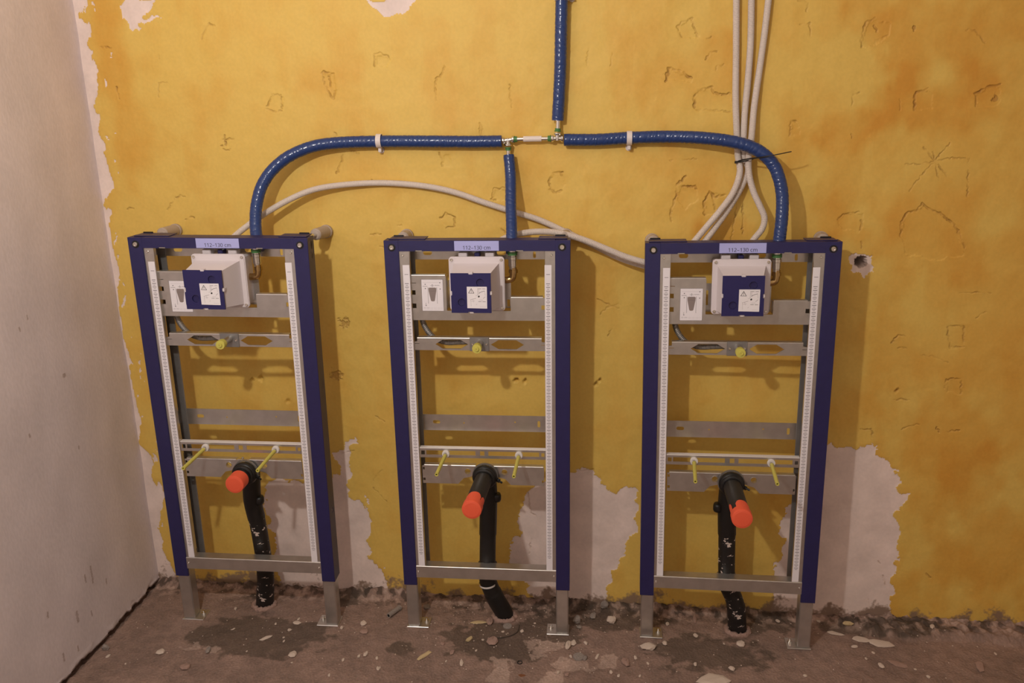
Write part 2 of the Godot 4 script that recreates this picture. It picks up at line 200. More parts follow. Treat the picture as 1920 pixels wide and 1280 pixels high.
const CHIPS := [
	[-0.549, 0.339, 0.0258, 0.0172, 0],
	[-0.594, 0.188, 0.0271, 0.0120, 0],
	[-0.603, 0.226, 0.0149, 0.0083, 0],
	[-0.940, 0.365, 0.0271, 0.0151, 0],
	[-1.086, 0.396, 0.0122, 0.0098, 0],
	[-0.805, 0.346, 0.0148, 0.0178, 3],
	[-0.837, 0.425, 0.0350, 0.0175, 1],
	[-0.387, 0.172, 0.0207, 0.0166, 0],
	[-0.370, 0.213, 0.0292, 0.0146, 1],
	[-0.340, 0.319, 0.0141, 0.0124, 1],
	[-0.356, 0.329, 0.0101, 0.0101, 0],
	[-0.302, 0.330, 0.0090, 0.0090, 0],
	[-0.397, 0.347, 0.0090, 0.0090, 0],
	[-0.284, 0.373, 0.0099, 0.0077, 0],
	[-0.416, 0.418, 0.0077, 0.0077, 0],
	[-0.815, 0.134, 0.0100, 0.0100, 0],
	[-0.776, 0.236, 0.0073, 0.0073, 0],
	[-0.657, 0.198, 0.0073, 0.0073, 0],
	[-0.595, 0.167, 0.0085, 0.0085, 0],
	[-0.608, 0.262, 0.0083, 0.0059, 0],
	[-0.600, 0.280, 0.0070, 0.0070, 0],
	[-0.446, 0.201, 0.0118, 0.0106, 0],
	[-1.017, 0.423, 0.0054, 0.0054, 0],
	[-0.692, 0.335, 0.0053, 0.0053, 0],
	[-0.541, 0.374, 0.0079, 0.0045, 0],
	[-0.208, 0.070, 0.0244, 0.0171, 3],
	[-0.123, 0.249, 0.0144, 0.0103, 1],
	[-0.088, 0.285, 0.0142, 0.0136, 1],
	[0.004, 0.133, 0.0237, 0.0237, 1],
	[0.106, 0.164, 0.0117, 0.0105, 0],
	[0.049, 0.171, 0.0117, 0.0058, 0],
	[0.023, 0.226, 0.0374, 0.0230, 1],
	[-0.054, 0.330, 0.0112, 0.0195, 0],
	[-0.287, 0.376, 0.0101, 0.0112, 0],
	[-0.338, 0.319, 0.0137, 0.0137, 0],
	[0.249, 0.224, 0.0194, 0.0286, 0],
	[0.264, 0.208, 0.0172, 0.0172, 0],
	[0.301, 0.206, 0.0115, 0.0127, 0],
	[0.299, 0.277, 0.0146, 0.0146, 3],
	[0.322, 0.070, 0.0216, 0.0180, 3],
	[0.281, 0.125, 0.0177, 0.0094, 3],
	[0.373, 0.329, 0.0100, 0.0100, 0],
	[0.416, 0.286, 0.0247, 0.0247, 1],
	[0.551, 0.086, 0.0120, 0.0084, 0],
	[0.535, 0.184, 0.0140, 0.0116, 0],
	[0.143, 0.120, 0.0083, 0.0047, 0],
	[-0.007, 0.218, 0.0104, 0.0058, 0],
	[0.258, 0.269, 0.0090, 0.0090, 0],
	[-0.019, 0.270, 0.0068, 0.0068, 0],
	[-0.099, 0.326, 0.0056, 0.0056, 0],
	[0.445, 0.259, 0.0091, 0.0091, 0],
	[0.395, 0.342, 0.0088, 0.0088, 0],
	[0.454, 0.336, 0.0077, 0.0077, 0],
	[0.335, 0.261, 0.0090, 0.0170, 0],
	[0.225, 0.346, 0.0099, 0.0099, 0],
	[0.250, 0.352, 0.0121, 0.0088, 1],
	[0.758, 0.169, 0.0273, 0.0164, 0],
	[0.763, 0.117, 0.0222, 0.0125, 0],
	[0.715, 0.285, 0.0184, 0.0131, 0],
	[0.639, 0.052, 0.0127, 0.0281, 1],
	[0.630, 0.137, 0.0151, 0.0123, 0],
	[0.550, 0.089, 0.0111, 0.0111, 0],
	[0.892, 0.039, 0.0143, 0.0100, 0],
	[0.536, 0.185, 0.0134, 0.0134, 0],
	[1.017, 0.033, 0.0131, 0.0087, 0],
	[1.091, 0.146, 0.0226, 0.0071, 0],
	[1.141, 0.229, 0.0167, 0.0139, 0],
	[1.255, 0.267, 0.0125, 0.0084, 0],
	[1.419, 0.205, 0.0246, 0.0319, 1],
	[1.346, 0.049, 0.0150, 0.0135, 0],
	[0.914, 0.295, 0.0133, 0.0080, 0],
	[1.137, 0.169, 0.0099, 0.0071, 0],
	[0.903, 0.156, 0.0097, 0.0152, 0],
	[0.445, 0.261, 0.0092, 0.0092, 0],
	[0.479, 0.281, 0.0078, 0.0078, 0],
	[0.710, 0.169, 0.0061, 0.0061, 0],
	[0.614, 0.272, 0.0105, 0.0105, 0],
	[1.231, 0.236, 0.0098, 0.0056, 0],
	[1.488, 0.143, 0.0074, 0.0074, 0],
	[1.108, 0.198, 0.0070, 0.0070, 0],
]

var taken := {}
var M := {}
var rng := RandomNumberGenerator.new()

const TEX_W := 2048
const TEX_H := 1365
const TEX_X := -1.18      # wall texture: 3.0 m by 2.0 m from this corner
const TEX_TOP := 1.95
const PPM := 682.6667


func _ready() -> void:
	rng.seed = 7
	# camera
	var cam := Camera3D.new()
	cam.name = "camera"
	cam.basis = Basis(Vector3.UP, 0.10050) * Basis(Vector3.RIGHT, -0.27166) * Basis(Vector3.BACK, -0.00386)
	cam.position = Vector3(0.2959, 1.5189, 2.3122)
	cam.fov = 45.485
	cam.near = 0.05
	cam.far = 30.0
	add_child(cam)
	cam.current = true
	# surroundings: a closed room, no sky
	var env := Environment.new()
	env.background_mode = Environment.BG_COLOR
	env.background_color = Color.BLACK
	env.tonemap_mode = Environment.TONE_MAPPER_LINEAR
	env.tonemap_exposure = 1.0
	env.sdfgi_enabled = true
	env.ssao_enabled = true
	env.ssil_enabled = true
	var we := WorldEnvironment.new()
	we.name = "surroundings"
	we.environment = env
	add_child(we)
	# the one lamp of the room: a bare bulb hanging up left of the camera, as the shadows on the wall say
	build_lamp(Vector3(-0.385, 2.1, 1.78), Color(1.0, 0.985, 0.955), 1.43)

	make_materials()
	build_back_wall()
	build_floor()
	build_other_walls()

	frame_things()
	pipe_things()
	conduit_things()
	drain_things()
	floor_things()


# ------------------------------------------------------------------ mesh builder
class MB:
	var v := PackedVector3Array()
	var n := PackedVector3Array()
	var t := PackedVector2Array()
	var i := PackedInt32Array()

	func quad(a: Vector3, b: Vector3, c: Vector3, d: Vector3, out := Vector3.ZERO, uv := [Vector2(0, 1), Vector2(1, 1), Vector2(1, 0), Vector2(0, 0)]) -> void:
		var nn := (b - a).cross(d - a)
		if nn.length_squared() < 1e-20:
			nn = (c - b).cross(d - b)
		nn = nn.normalized()
		var o := v.size()
		v.append_array([a, b, c, d])
		t.append_array(uv)
		if out != Vector3.ZERO and nn.dot(out) < 0.0:
			nn = -nn
			i.append_array([o, o + 1, o + 2, o, o + 2, o + 3])
		else:
			i.append_array([o, o + 2, o + 1, o, o + 3, o + 2])
		n.append_array([nn, nn, nn, nn])

	func tri(a: Vector3, b: Vector3, c: Vector3, out: Vector3) -> void:
		var nn := (b - a).cross(c - a).normalized()
		var o := v.size()
		v.append_array([a, b, c])
		t.append_array([Vector2(0, 0), Vector2(1, 0), Vector2(0, 1)])
		if nn.dot(out) < 0.0:
			nn = -nn
			i.append_array([o, o + 1, o + 2])
		else:
			i.append_array([o, o + 2, o + 1])
		n.append_array([nn, nn, nn])

	# a box with chamfered edges
	func box(lo: Vector3, hi: Vector3, bev := 0.0) -> MB:
		var c := (lo + hi) * 0.5
		var h := (hi - lo) * 0.5
		bev = minf(bev, minf(h.x, minf(h.y, h.z)) * 0.8)
		var p := func(s: Vector3, axis: int) -> Vector3:
			var q := Vector3(s.x * (h.x - bev), s.y * (h.y - bev), s.z * (h.z - bev))
			q[axis] = s[axis] * h[axis]
			return c + q
		for axis in 3:
			var a1 := (axis + 1) % 3
			var a2 := (axis + 2) % 3
			for sg in [-1.0, 1.0]:
				var s := [Vector3.ZERO, Vector3.ZERO, Vector3.ZERO, Vector3.ZERO]
				var signs := [[-1.0, -1.0], [1.0, -1.0], [1.0, 1.0], [-1.0, 1.0]]
				for k in 4:
					var w := Vector3.ZERO
					w[axis] = sg
					w[a1] = signs[k][0]
					w[a2] = signs[k][1]
					s[k] = w
				var out := Vector3.ZERO
				out[axis] = sg
				quad(p.call(s[0], axis), p.call(s[1], axis), p.call(s[2], axis), p.call(s[3], axis), out)
			if bev > 0.0:
				for g1 in [-1.0, 1.0]:
					for g2 in [-1.0, 1.0]:
						var wa := Vector3.ZERO
						var wb := Vector3.ZERO
						wa[axis] = -1.0
						wb[axis] = 1.0
						wa[a1] = g1
						wb[a1] = g1
						wa[a2] = g2
						wb[a2] = g2
						var out2 := Vector3.ZERO
						out2[a1] = g1
						out2[a2] = g2
						quad(p.call(wa, a1), p.call(wb, a1), p.call(wb, a2), p.call(wa, a2), out2)
		if bev > 0.0:
			for sx in [-1.0, 1.0]:
				for sy in [-1.0, 1.0]:
					for sz in [-1.0, 1.0]:
						var s := Vector3(sx, sy, sz)
						tri(p.call(s, 0), p.call(s, 1), p.call(s, 2), s)
		return self

	# the rounded fold of a sheet: from the front face at (y - r, z) up and back to (y, z - r)
	func fold(x0: float, x1: float, y: float, z: float, r: float) -> MB:
		var o := v.size()
		for k in 7:
			var a := PI * 0.5 * k / 6.0
			for x in [x0, x1]:
				v.append(Vector3(x, y - r + r * sin(a), z - r + r * cos(a)))
				n.append(Vector3(0, sin(a), cos(a)))
				t.append(Vector2(x, a))
		for k in 6:
			var b := o + k * 2
			i.append_array([b, b + 2, b + 1, b + 1, b + 2, b + 3])
		return self

	# rings [radius, height] turned about an axis; each step of the profile is a flat band unless smooth
	func lathe(profile: Array, xf: Transform3D, seg := 20, smooth := false) -> MB:
		for k in profile.size() - 1:
			var r0: float = profile[k][0]
			var y0: float = profile[k][1]
			var r1: float = profile[k + 1][0]
			var y1: float = profile[k + 1][1]
			var nr := Vector2(y1 - y0, r0 - r1).normalized()
			var n0 := nr
			var n1 := nr
			if smooth:
				if k > 0:
					n0 = (nr + Vector2(y0 - profile[k - 1][1], profile[k - 1][0] - r0).normalized()).normalized()
				if k < profile.size() - 2:
					n1 = (nr + Vector2(profile[k + 2][1] - y1, r1 - profile[k + 2][0]).normalized()).normalized()
			var o := v.size()
			for j in seg + 1:
				var a := TAU * j / seg
				var d := Vector3(cos(a), 0, sin(a))
				v.append(xf * (d * r0 + Vector3(0, y0, 0)))
				v.append(xf * (d * r1 + Vector3(0, y1, 0)))
				n.append((xf.basis * (d * n0.x + Vector3(0, n0.y, 0))).normalized())
				n.append((xf.basis * (d * n1.x + Vector3(0, n1.y, 0))).normalized())
				t.append(Vector2(float(j) / seg, y0))
				t.append(Vector2(float(j) / seg, y1))
			for j in seg:
				var b := o + j * 2
				i.append_array([b, b + 2, b + 1, b + 1, b + 2, b + 3])
		return self

	# a tube along points; radius_at(s, angle) gives its radius
	func sweep(path: PackedVector3Array, radius_at: Callable, seg: int, caps := true) -> MB:
		var m := path.size()
		var tang := []
		for k in m:
			tang.append((path[mini(k + 1, m - 1)] - path[maxi(k - 1, 0)]).normalized())
		var up := Vector3.UP if absf(tang[0].y) < 0.9 else Vector3.RIGHT
		var nn: Vector3 = (up - tang[0] * up.dot(tang[0])).normalized()
		var o := v.size()
		var s := 0.0
		var ring := seg + 1
		for k in m:
			var tg: Vector3 = tang[k]
			nn = (nn - tg * nn.dot(tg)).normalized()
			var bb := tg.cross(nn)
			if k > 0:
				s += path[k].distance_to(path[k - 1])
			for j in ring:
				var a := TAU * (j % seg) / seg
				var r: float = radius_at.call(s, a)
				v.append(path[k] + (nn * cos(a) + bb * sin(a)) * r)
				t.append(Vector2(s * 8.0, float(j) / seg))
		for k in m:
			var k0 := maxi(k - 1, 0)
			var k1 := mini(k + 1, m - 1)
			for j in ring:
				var j0 := (j - 1 + seg) % seg
				var j1 := (j + 1) % seg
				var du := v[o + k1 * ring + j] - v[o + k0 * ring + j]
				var dv := v[o + k * ring + j1] - v[o + k * ring + j0]
				var w := dv.cross(du)
				if w.dot(v[o + k * ring + j] - path[k]) < 0.0:
					w = -w
				n.append(w.normalized())
		for k in m - 1:
			for j in seg:
				var b := o + k * ring + j
				i.append_array([b, b + ring, b + 1, b + 1, b + ring, b + ring + 1])
		if caps:
			for e in 2:
				var k := 0 if e == 0 else m - 1
				var out: Vector3 = -tang[0] if e == 0 else tang[m - 1]
				for j in seg:
					tri(path[k], v[o + k * ring + j], v[o + k * ring + j + 1], out)
		return self

	# a sheet of thickness z1 - z0 cut to an outline with holes, all given in millimetres
	func plate(outline: Array, holes: Array, z0: float, z1: float) -> MB:
		var polys: Array = [PackedVector2Array(outline)]
		for h in holes:
			var hp := PackedVector2Array(h)
			var c := Vector2.ZERO
			for q in hp:
				c += q / hp.size()
			var lo := 1e9
			for q in hp:
				lo = minf(lo, q.y)
			var slit := PackedVector2Array([Vector2(c.x - 0.03, c.y), Vector2(c.x + 0.03, c.y), Vector2(c.x + 0.03, lo - 300.0), Vector2(c.x - 0.03, lo - 300.0)])
			var cutter: Array = Geometry2D.merge_polygons(hp, slit)
			var next: Array = []
			for q in polys:
				for r in Geometry2D.clip_polygons(q, cutter[0]):
					next.append(r)
			polys = next
		for q in polys:
			var ids := Geometry2D.triangulate_polygon(q)
			for k in range(0, ids.size(), 3):
				var a: Vector2 = q[ids[k]] * 0.001
				var b: Vector2 = q[ids[k + 1]] * 0.001
				var c: Vector2 = q[ids[k + 2]] * 0.001
				tri(Vector3(a.x, a.y, z1), Vector3(b.x, b.y, z1), Vector3(c.x, c.y, z1), Vector3.BACK)
				tri(Vector3(a.x, a.y, z0), Vector3(b.x, b.y, z0), Vector3(c.x, c.y, z0), Vector3.FORWARD)
			var turn := 1.0 if Geometry2D.is_polygon_clockwise(q) else -1.0
			for k in q.size():
				var a: Vector2 = q[k] * 0.001
				var b: Vector2 = q[(k + 1) % q.size()] * 0.001
				var out := Vector3(a.y - b.y, b.x - a.x, 0) * turn
				quad(Vector3(a.x, a.y, z0), Vector3(b.x, b.y, z0), Vector3(b.x, b.y, z1), Vector3(a.x, a.y, z1), out)
		return self

	func mesh() -> ArrayMesh:
		var a := []
		a.resize(Mesh.ARRAY_MAX)
		a[Mesh.ARRAY_VERTEX] = v
		a[Mesh.ARRAY_NORMAL] = n
		a[Mesh.ARRAY_TEX_UV] = t
		a[Mesh.ARRAY_INDEX] = i
		var m := ArrayMesh.new()
		m.add_surface_from_arrays(Mesh.PRIMITIVE_TRIANGLES, a)
		return m


# ------------------------------------------------------------------ naming
func numbered(called: String) -> String:
	var k: int = taken.get(called, 0)
	taken[called] = k + 1
	return called if k == 0 else "%s_%03d" % [called, k]


func tag(o: Node3D, label: String, category: String, group := "") -> Node3D:
	o.set_meta("label", label)
	o.set_meta("category", category)
	if group != "":
		o.set_meta("group", group)
	return o


func thing(called: String, label: String, category: String, group := "") -> Node3D:
	var o := Node3D.new()
	o.name = numbered(called)
	add_child(o)
	return tag(o, label, category, group)


func put(called: String, shape: Variant, material: Material, parent: Node3D = null) -> MeshInstance3D:
	var o := MeshInstance3D.new()
	o.mesh = shape.mesh() if shape is MB else shape
	o.material_override = material
	o.cast_shadow = GeometryInstance3D.SHADOW_CASTING_SETTING_ON
	if parent == null:
		o.name = numbered(called)
		add_child(o)
	else:
		o.name = called
		parent.add_child(o, true)
	return o


func struct(called: String, shape: Variant, material: Material) -> MeshInstance3D:
	var o := put(called, shape, material)
	o.set_meta("kind", "structure")
	return o


func curve(points: Array, step: float) -> PackedVector3Array:
	var c := Curve3D.new()
	c.bake_interval = step
	for k in points.size():
		var d: Vector3 = (points[mini(k + 1, points.size() - 1)] - points[maxi(k - 1, 0)]) / 6.0
		c.add_point(points[k], -d, d)
	return c.get_baked_points()


func along(from: Vector3, to: Vector3) -> Transform3D:
	var y := (to - from).normalized()
	var x := y.cross(Vector3.BACK if absf(y.z) < 0.9 else Vector3.UP).normalized()
	return Transform3D(Basis(x, y, x.cross(y)), from)


func oval(cx: float, cy: float, w: float, h: float, seg := 10) -> Array:
	# a slot with round ends, in millimetres
	var out := []
	var r := minf(w, h) * 0.5
	var dx := w * 0.5 - r
	var dy := h * 0.5 - r
	for k in seg * 2:
		var a := TAU * (k + 0.5) / (seg * 2)
		var d := Vector2(cos(a), sin(a))
		out.append(Vector2(cx + d.x * r + signf(d.x) * dx, cy + d.y * r + signf(d.y) * dy))
	return out


func rect(x0: float, y0: float, x1: float, y1: float) -> Array:
	return [Vector2(x0, y0), Vector2(x1, y0), Vector2(x1, y1), Vector2(x0, y1)]


func round_rect(x0: float, y0: float, x1: float, y1: float, r: float, seg := 5) -> Array:
	var out := []
	var cs := [Vector2(x1 - r, y1 - r), Vector2(x0 + r, y1 - r), Vector2(x0 + r, y0 + r), Vector2(x1 - r, y0 + r)]
	for q in 4:
		for k in seg + 1:
			var a := PI * 0.5 * (q + float(k) / seg)
			out.append(cs[q] + Vector2(cos(a), sin(a)) * r)
	return out


# ------------------------------------------------------------------ materials and prints
func mat(c: Color, rough := 0.7, metal := 0.0) -> StandardMaterial3D:
	var m := StandardMaterial3D.new()
	m.albedo_color = c
	m.roughness = rough
	m.metallic = metal
	return m


func noise(freq: float, octaves: int, sd: int) -> FastNoiseLite:
	var f := FastNoiseLite.new()
	f.noise_type = FastNoiseLite.TYPE_SIMPLEX_SMOOTH
	f.frequency = freq
	f.seed = sd
	f.fractal_type = FastNoiseLite.FRACTAL_FBM
	f.fractal_octaves = octaves
	return f


func noise_tex(freq: float, octaves: int, sd: int, from: Color, to: Color, side := 256) -> NoiseTexture2D:
	var x := NoiseTexture2D.new()
	x.width = side
	x.height = side
	x.seamless = true
	x.noise = noise(freq, octaves, sd)
	var g := Gradient.new()
	g.offsets = PackedFloat32Array([0.25, 0.75])
	g.colors = PackedColorArray([from, to])
	x.color_ramp = g
	return x


func grainy(m: StandardMaterial3D, x: Texture2D, scale: float) -> StandardMaterial3D:
	m.albedo_texture = x
	m.uv1_triplanar = true
	m.uv1_scale = Vector3.ONE * scale
	return m


func make_materials() -> void:
	M.navy = grainy(mat(Color8(40, 37, 87), 0.42), noise_tex(0.02, 3, 3, Color(0.96, 0.96, 0.96), Color(1, 1, 1)), 6.0)
	M.cover = mat(Color8(36, 33, 88), 0.38)
	M.dimple = mat(Color8(32, 28, 80), 0.45)
	M.zinc = grainy(mat(Color8(204, 200, 196), 0.28, 0.85), noise_tex(0.03, 4, 5, Color(0.96, 0.96, 0.96), Color(1, 1, 1)), 3.0)
	M.zinc_dull = grainy(mat(Color8(150, 147, 145), 0.5, 0.7), noise_tex(0.03, 4, 6, Color(0.95, 0.95, 0.95), Color(1, 1, 1)), 3.0)
	M.chrome = mat(Color8(225, 222, 216), 0.18, 1.0)
	M.brass = mat(Color8(190, 160, 110), 0.25, 1.0)
	M.black = mat(Color8(26, 24, 24), 0.5)
	M.rubber = mat(Color8(20, 19, 19), 0.42)
	M.box = mat(Color8(216, 206, 208), 0.5)
	M.white = mat(Color8(226, 220, 216), 0.55)
	M.yellow = mat(Color8(204, 194, 92), 0.5)
	M.orange = mat(Color8(234, 94, 62), 0.55)
	M.lilac = mat(Color8(172, 174, 226), 0.5)
	M.ink = mat(Color8(52, 50, 72), 0.6)
	M.hose = mat(Color8(39, 62, 114), 0.2)
	M.conduit = mat(Color8(214, 200, 190), 0.6)
	M.clip = mat(Color8(226, 214, 208), 0.5)
	M.green = mat(Color8(70, 120, 66), 0.4)
	M.anchor = mat(Color8(176, 160, 148), 0.5)
	M.rail = mat(Color8(228, 222, 220), 0.4, 0.25)
	M.chip_pale = grainy(mat(Color8(222, 204, 190), 0.9), noise_tex(0.05, 3, 8, Color(0.82, 0.8, 0.78), Color(1, 1, 1)), 20.0)
	M.chip_pink = grainy(mat(Color8(176, 146, 134), 0.9), noise_tex(0.05, 3, 9, Color(0.8, 0.78, 0.76), Color(1, 1, 1)), 20.0)
	M.chip_grey = grainy(mat(Color8(158, 146, 138), 0.9), noise_tex(0.05, 3, 10, Color(0.8, 0.8, 0.8), Color(1, 1, 1)), 20.0)
	M.chip_cream = grainy(mat(Color8(214, 192, 150), 0.9), noise_tex(0.05, 3, 11, Color(0.85, 0.82, 0.78), Color(1, 1, 1)), 20.0)
	M.ruler = printed(ruler_print())
	M.drop = printed(drop_print())
	M.warning = printed(warning_print())
	M.splashed = StandardMaterial3D.new()
	M.splashed.albedo_texture = splash_tex()
	M.splashed.roughness = 0.5
	var pb := noise_tex(0.02, 4, 21, Color(0.93, 0.93, 0.93), Color(1, 1, 1), 512)
	M.plaster = grainy(mat(Color8(236, 228, 222), 0.85), pb, 1.3)


func printed(im: Image) -> StandardMaterial3D:
	var m := StandardMaterial3D.new()
	m.albedo_texture = ImageTexture.create_from_image(im)
	m.roughness = 0.5
	m.texture_repeat = false
	return m


func line(im: Image, a: Vector2, b: Vector2, w: float, c: Color) -> void:
	var steps := int(a.distance_to(b) * 2.0) + 1
	for k in steps + 1:
		var p := a.lerp(b, float(k) / steps)
		im.fill_rect(Rect2i(int(p.x - w * 0.5 + 0.5), int(p.y - w * 0.5 + 0.5), maxi(1, int(w)), maxi(1, int(w))), c)


func fill_poly(im: Image, pts: Array, c: Color) -> void:
	var poly := PackedVector2Array(pts)
	var r := Rect2(poly[0], Vector2.ZERO)
	for q in poly:
		r = r.expand(q)
	for y in range(int(r.position.y), int(r.end.y) + 1):
		for x in range(int(r.position.x), int(r.end.x) + 1):
			if Geometry2D.is_point_in_polygon(Vector2(x + 0.5, y + 0.5), poly):
				im.set_pixel(x, y, c)


func ruler_print() -> Image:
	# 18.3 mm by 923 mm at two pixels a millimetre
	var im := Image.create(37, 1847, false, Image.FORMAT_RGB8)
	im.fill(Color8(234, 228, 232))
	var ink := Color8(98, 92, 98)
	im.fill_rect(Rect2i(9, 50, 20, 2), Color8(60, 56, 62))
	var k := 0
	var y := 100
	while y < 1752:
		var wide := k % 2 == 0
		im.fill_rect(Rect2i(8 if wide else 12, y, 21 if wide else 13, 3 if wide else 2), ink)
		k += 1
		y += 10
	return im


func drop_print() -> Image:
	# 60 mm by 88 mm, three pixels a millimetre: a grey funnel between guide lines, small arrows and rows of fine print
	var im := Image.create(180, 264, false, Image.FORMAT_RGB8)
	im.fill(Color8(236, 230, 234))
	var ink := Color8(88, 80, 84)
	var faint := Color8(190, 182, 186)
	for e in [[0, 0, 180, 2], [0, 262, 180, 2], [0, 0, 2, 264], [178, 0, 2, 264]]:
		im.fill_rect(Rect2i(e[0], e[1], e[2], e[3]), Color8(120, 112, 118))
	fill_poly(im, [Vector2(58, 74), Vector2(66, 68), Vector2(116, 68), Vector2(124, 74), Vector2(122, 100), Vector2(108, 176), Vector2(100, 182), Vector2(82, 182), Vector2(75, 176), Vector2(60, 100)], Color8(140, 126, 122))
	line(im, Vector2(60, 96), Vector2(122, 96), 2, Color8(120, 108, 106))
	line(im, Vector2(54, 66), Vector2(54, 200), 2, ink)
	line(im, Vector2(128, 66), Vector2(128, 200), 2, ink)
	for x in range(14, 150, 7):
		im.fill_rect(Rect2i(x, 24, 5, 2), faint)
	for s in [[22, 56], [122, 48]]:
		for k in 5:
			im.fill_rect(Rect2i(s[0] - 10 + k * 8, s[1], 6, 3), ink)
	for s in [[28, 38], [150, 24], [28, 72], [150, 76], [28, 214]]:
		fill_poly(im, [Vector2(s[0], s[1]), Vector2(s[0] + 10, s[1]), Vector2(s[0] + 5, s[1] + 9)], Color8(40, 36, 40))
	line(im, Vector2(32, 196), Vector2(32, 212), 2, ink)
	line(im, Vector2(76, 52), Vector2(106, 52), 2, ink)
	line(im, Vector2(84, 44), Vector2(98, 44), 2, faint)
	line(im, Vector2(91, 40), Vector2(91, 62), 2, ink)
	for x in range(14, 168, 6):
		if (x / 6) % 5 != 0:
			im.fill_rect(Rect2i(x, 236, 4, 2), ink if x < 60 else faint)
			im.fill_rect(Rect2i(x, 246, 4, 2), faint)
	return im


func warning_print() -> Image:
	# 52 mm by 56 mm: a warning triangle, a hose drawing and two short notes
	var im := Image.create(208, 224, false, Image.FORMAT_RGB8)
	im.fill(Color8(236, 230, 232))
	var ink := Color8(74, 66, 70)
	var faint := Color8(160, 150, 154)
	var a := Vector2(44, 18)
	var b := Vector2(72, 66)
	var c := Vector2(16, 66)
	line(im, a, b, 4, ink)
	line(im, b, c, 4, ink)
	line(im, c, a, 4, ink)
	line(im, Vector2(44, 34), Vector2(44, 50), 4, ink)
	im.fill_rect(Rect2i(42, 56, 5, 5), ink)
	line(im, Vector2(112, 14), Vector2(112, 82), 3, faint)
	line(im, Vector2(124, 24), Vector2(124, 76), 3, faint)
	line(im, Vector2(124, 66), Vector2(146, 52), 3, ink)
	line(im, Vector2(146, 52), Vector2(184, 40), 3, ink)
	line(im, Vector2(92, 92), Vector2(116, 84), 2, faint)
	line(im, Vector2(184, 40), Vector2(190, 86), 2, faint)
	line(im, Vector2(168, 120), Vector2(190, 100), 3, faint)
	fill_poly(im, [Vector2(112, 100), Vector2(124, 88), Vector2(132, 96), Vector2(130, 106), Vector2(118, 110)], Color8(30, 26, 28))
	line(im, Vector2(34, 136), Vector2(92, 118), 3, faint)
	line(im, Vector2(38, 138), Vector2(40, 204), 2, faint)
	line(im, Vector2(40, 150), Vector2(80, 146), 2, faint)
	line(im, Vector2(60, 128), Vector2(66, 160), 2, faint)
	line(im, Vector2(92, 188), Vector2(102, 178), 2, faint)
	for k in 7:
		if k != 3:
			im.fill_rect(Rect2i(118 + k * 11, 16, 8, 5), ink)
			im.fill_rect(Rect2i(118 + k * 11, 150, 8, 5), ink)
	for k in 5:
		im.fill_rect(Rect2i(128 + k * 8, 134, 6, 3), faint)
	for k in 9:
		im.fill_rect(Rect2i(134 + k * 7, 206, 5, 2), faint)
	return im


func splash_tex() -> ImageTexture:
	# black plastic with dried plaster splashes
	var im := Image.create(512, 256, false, Image.FORMAT_RGB8)
	var ai := noise(0.02, 3, 31).get_image(256, 256)
	ai.resize(512, 256)
	var a := ai.get_data()
	var b := noise(0.035, 3, 32).get_image(512, 256).get_data()
	for y in 256:
		for x in 512:
			var k := y * 512 + x
			var s := a[k] / 255.0 * 0.72 + b[k] / 255.0 * 0.28
			var w := smoothstep(0.70, 0.715, s)
			im.set_pixel(x, y, Color8(26, 23, 22).lerp(Color8(214, 198, 188), w))
	return ImageTexture.create_from_image(im)


# ------------------------------------------------------------------ the room
func wall_px(p: Vector2) -> Vector2:
	return Vector2((p.x - TEX_X) * PPM, (TEX_TOP - p.y) * PPM)


func stain_polys(polys: Array, wobble: float, f: FastNoiseLite) -> PackedByteArray:
	# polygons drawn with ragged edges at half size, then enlarged
	var w := TEX_W / 2
	var h := (TEX_H + 1) / 2
	var data := PackedByteArray()
	data.resize(w * h)
	for pts in polys:
		var poly := PackedVector2Array()
		var r := Rect2(wall_px(pts[0]) * 0.5, Vector2.ZERO)
		for q in pts:
			var e := wall_px(q) * 0.5
			poly.append(e)
			r = r.expand(e)
		r = r.grow(6.0)
		for y in range(maxi(0, int(r.position.y)), mini(h, int(r.end.y))):
			for x in range(maxi(0, int(r.position.x)), mini(w, int(r.end.x))):
				var q := Vector2(x, y) + Vector2(f.get_noise_2d(x, y), f.get_noise_2d(x + 700.0, y - 300.0)) * wobble
				if Geometry2D.is_point_in_polygon(q, poly):
					data[y * w + x] = 255
	# the left edge of the wall, where the paint has come off in a broken strip beside the corner
	if polys == PLASTER:
		for y in h:
			var wy := TEX_TOP - y * 2.0 / PPM
			var corner := -1.142 - 0.0145 * wy
			for x in range(0, 110):
				var wx := TEX_X + x * 2.0 / PPM
				var d := wx - corner
				var thin := smoothstep(0.40, 0.52, wy) * smoothstep(1.30, 1.18, wy)
				var reach := lerpf(0.034, 0.008, thin) + 0.05 * lerpf(1.0, 0.35, thin) * f.get_noise_2d(11.0, y * 0.35) + 0.035 * lerpf(1.0, 0.5, thin) * f.get_noise_2d(x * 1.3, y * 0.5)
				if d < reach or (d < 0.10 and f.get_noise_2d(x * 2.0 + 90.0, y * 0.9) > 0.40 + d * 2.4):
					data[y * w + x] = 255
	var im := Image.create_from_data(w, h, false, Image.FORMAT_L8, data)
	im.resize(TEX_W, TEX_H, Image.INTERPOLATE_CUBIC)
	return im.get_data()


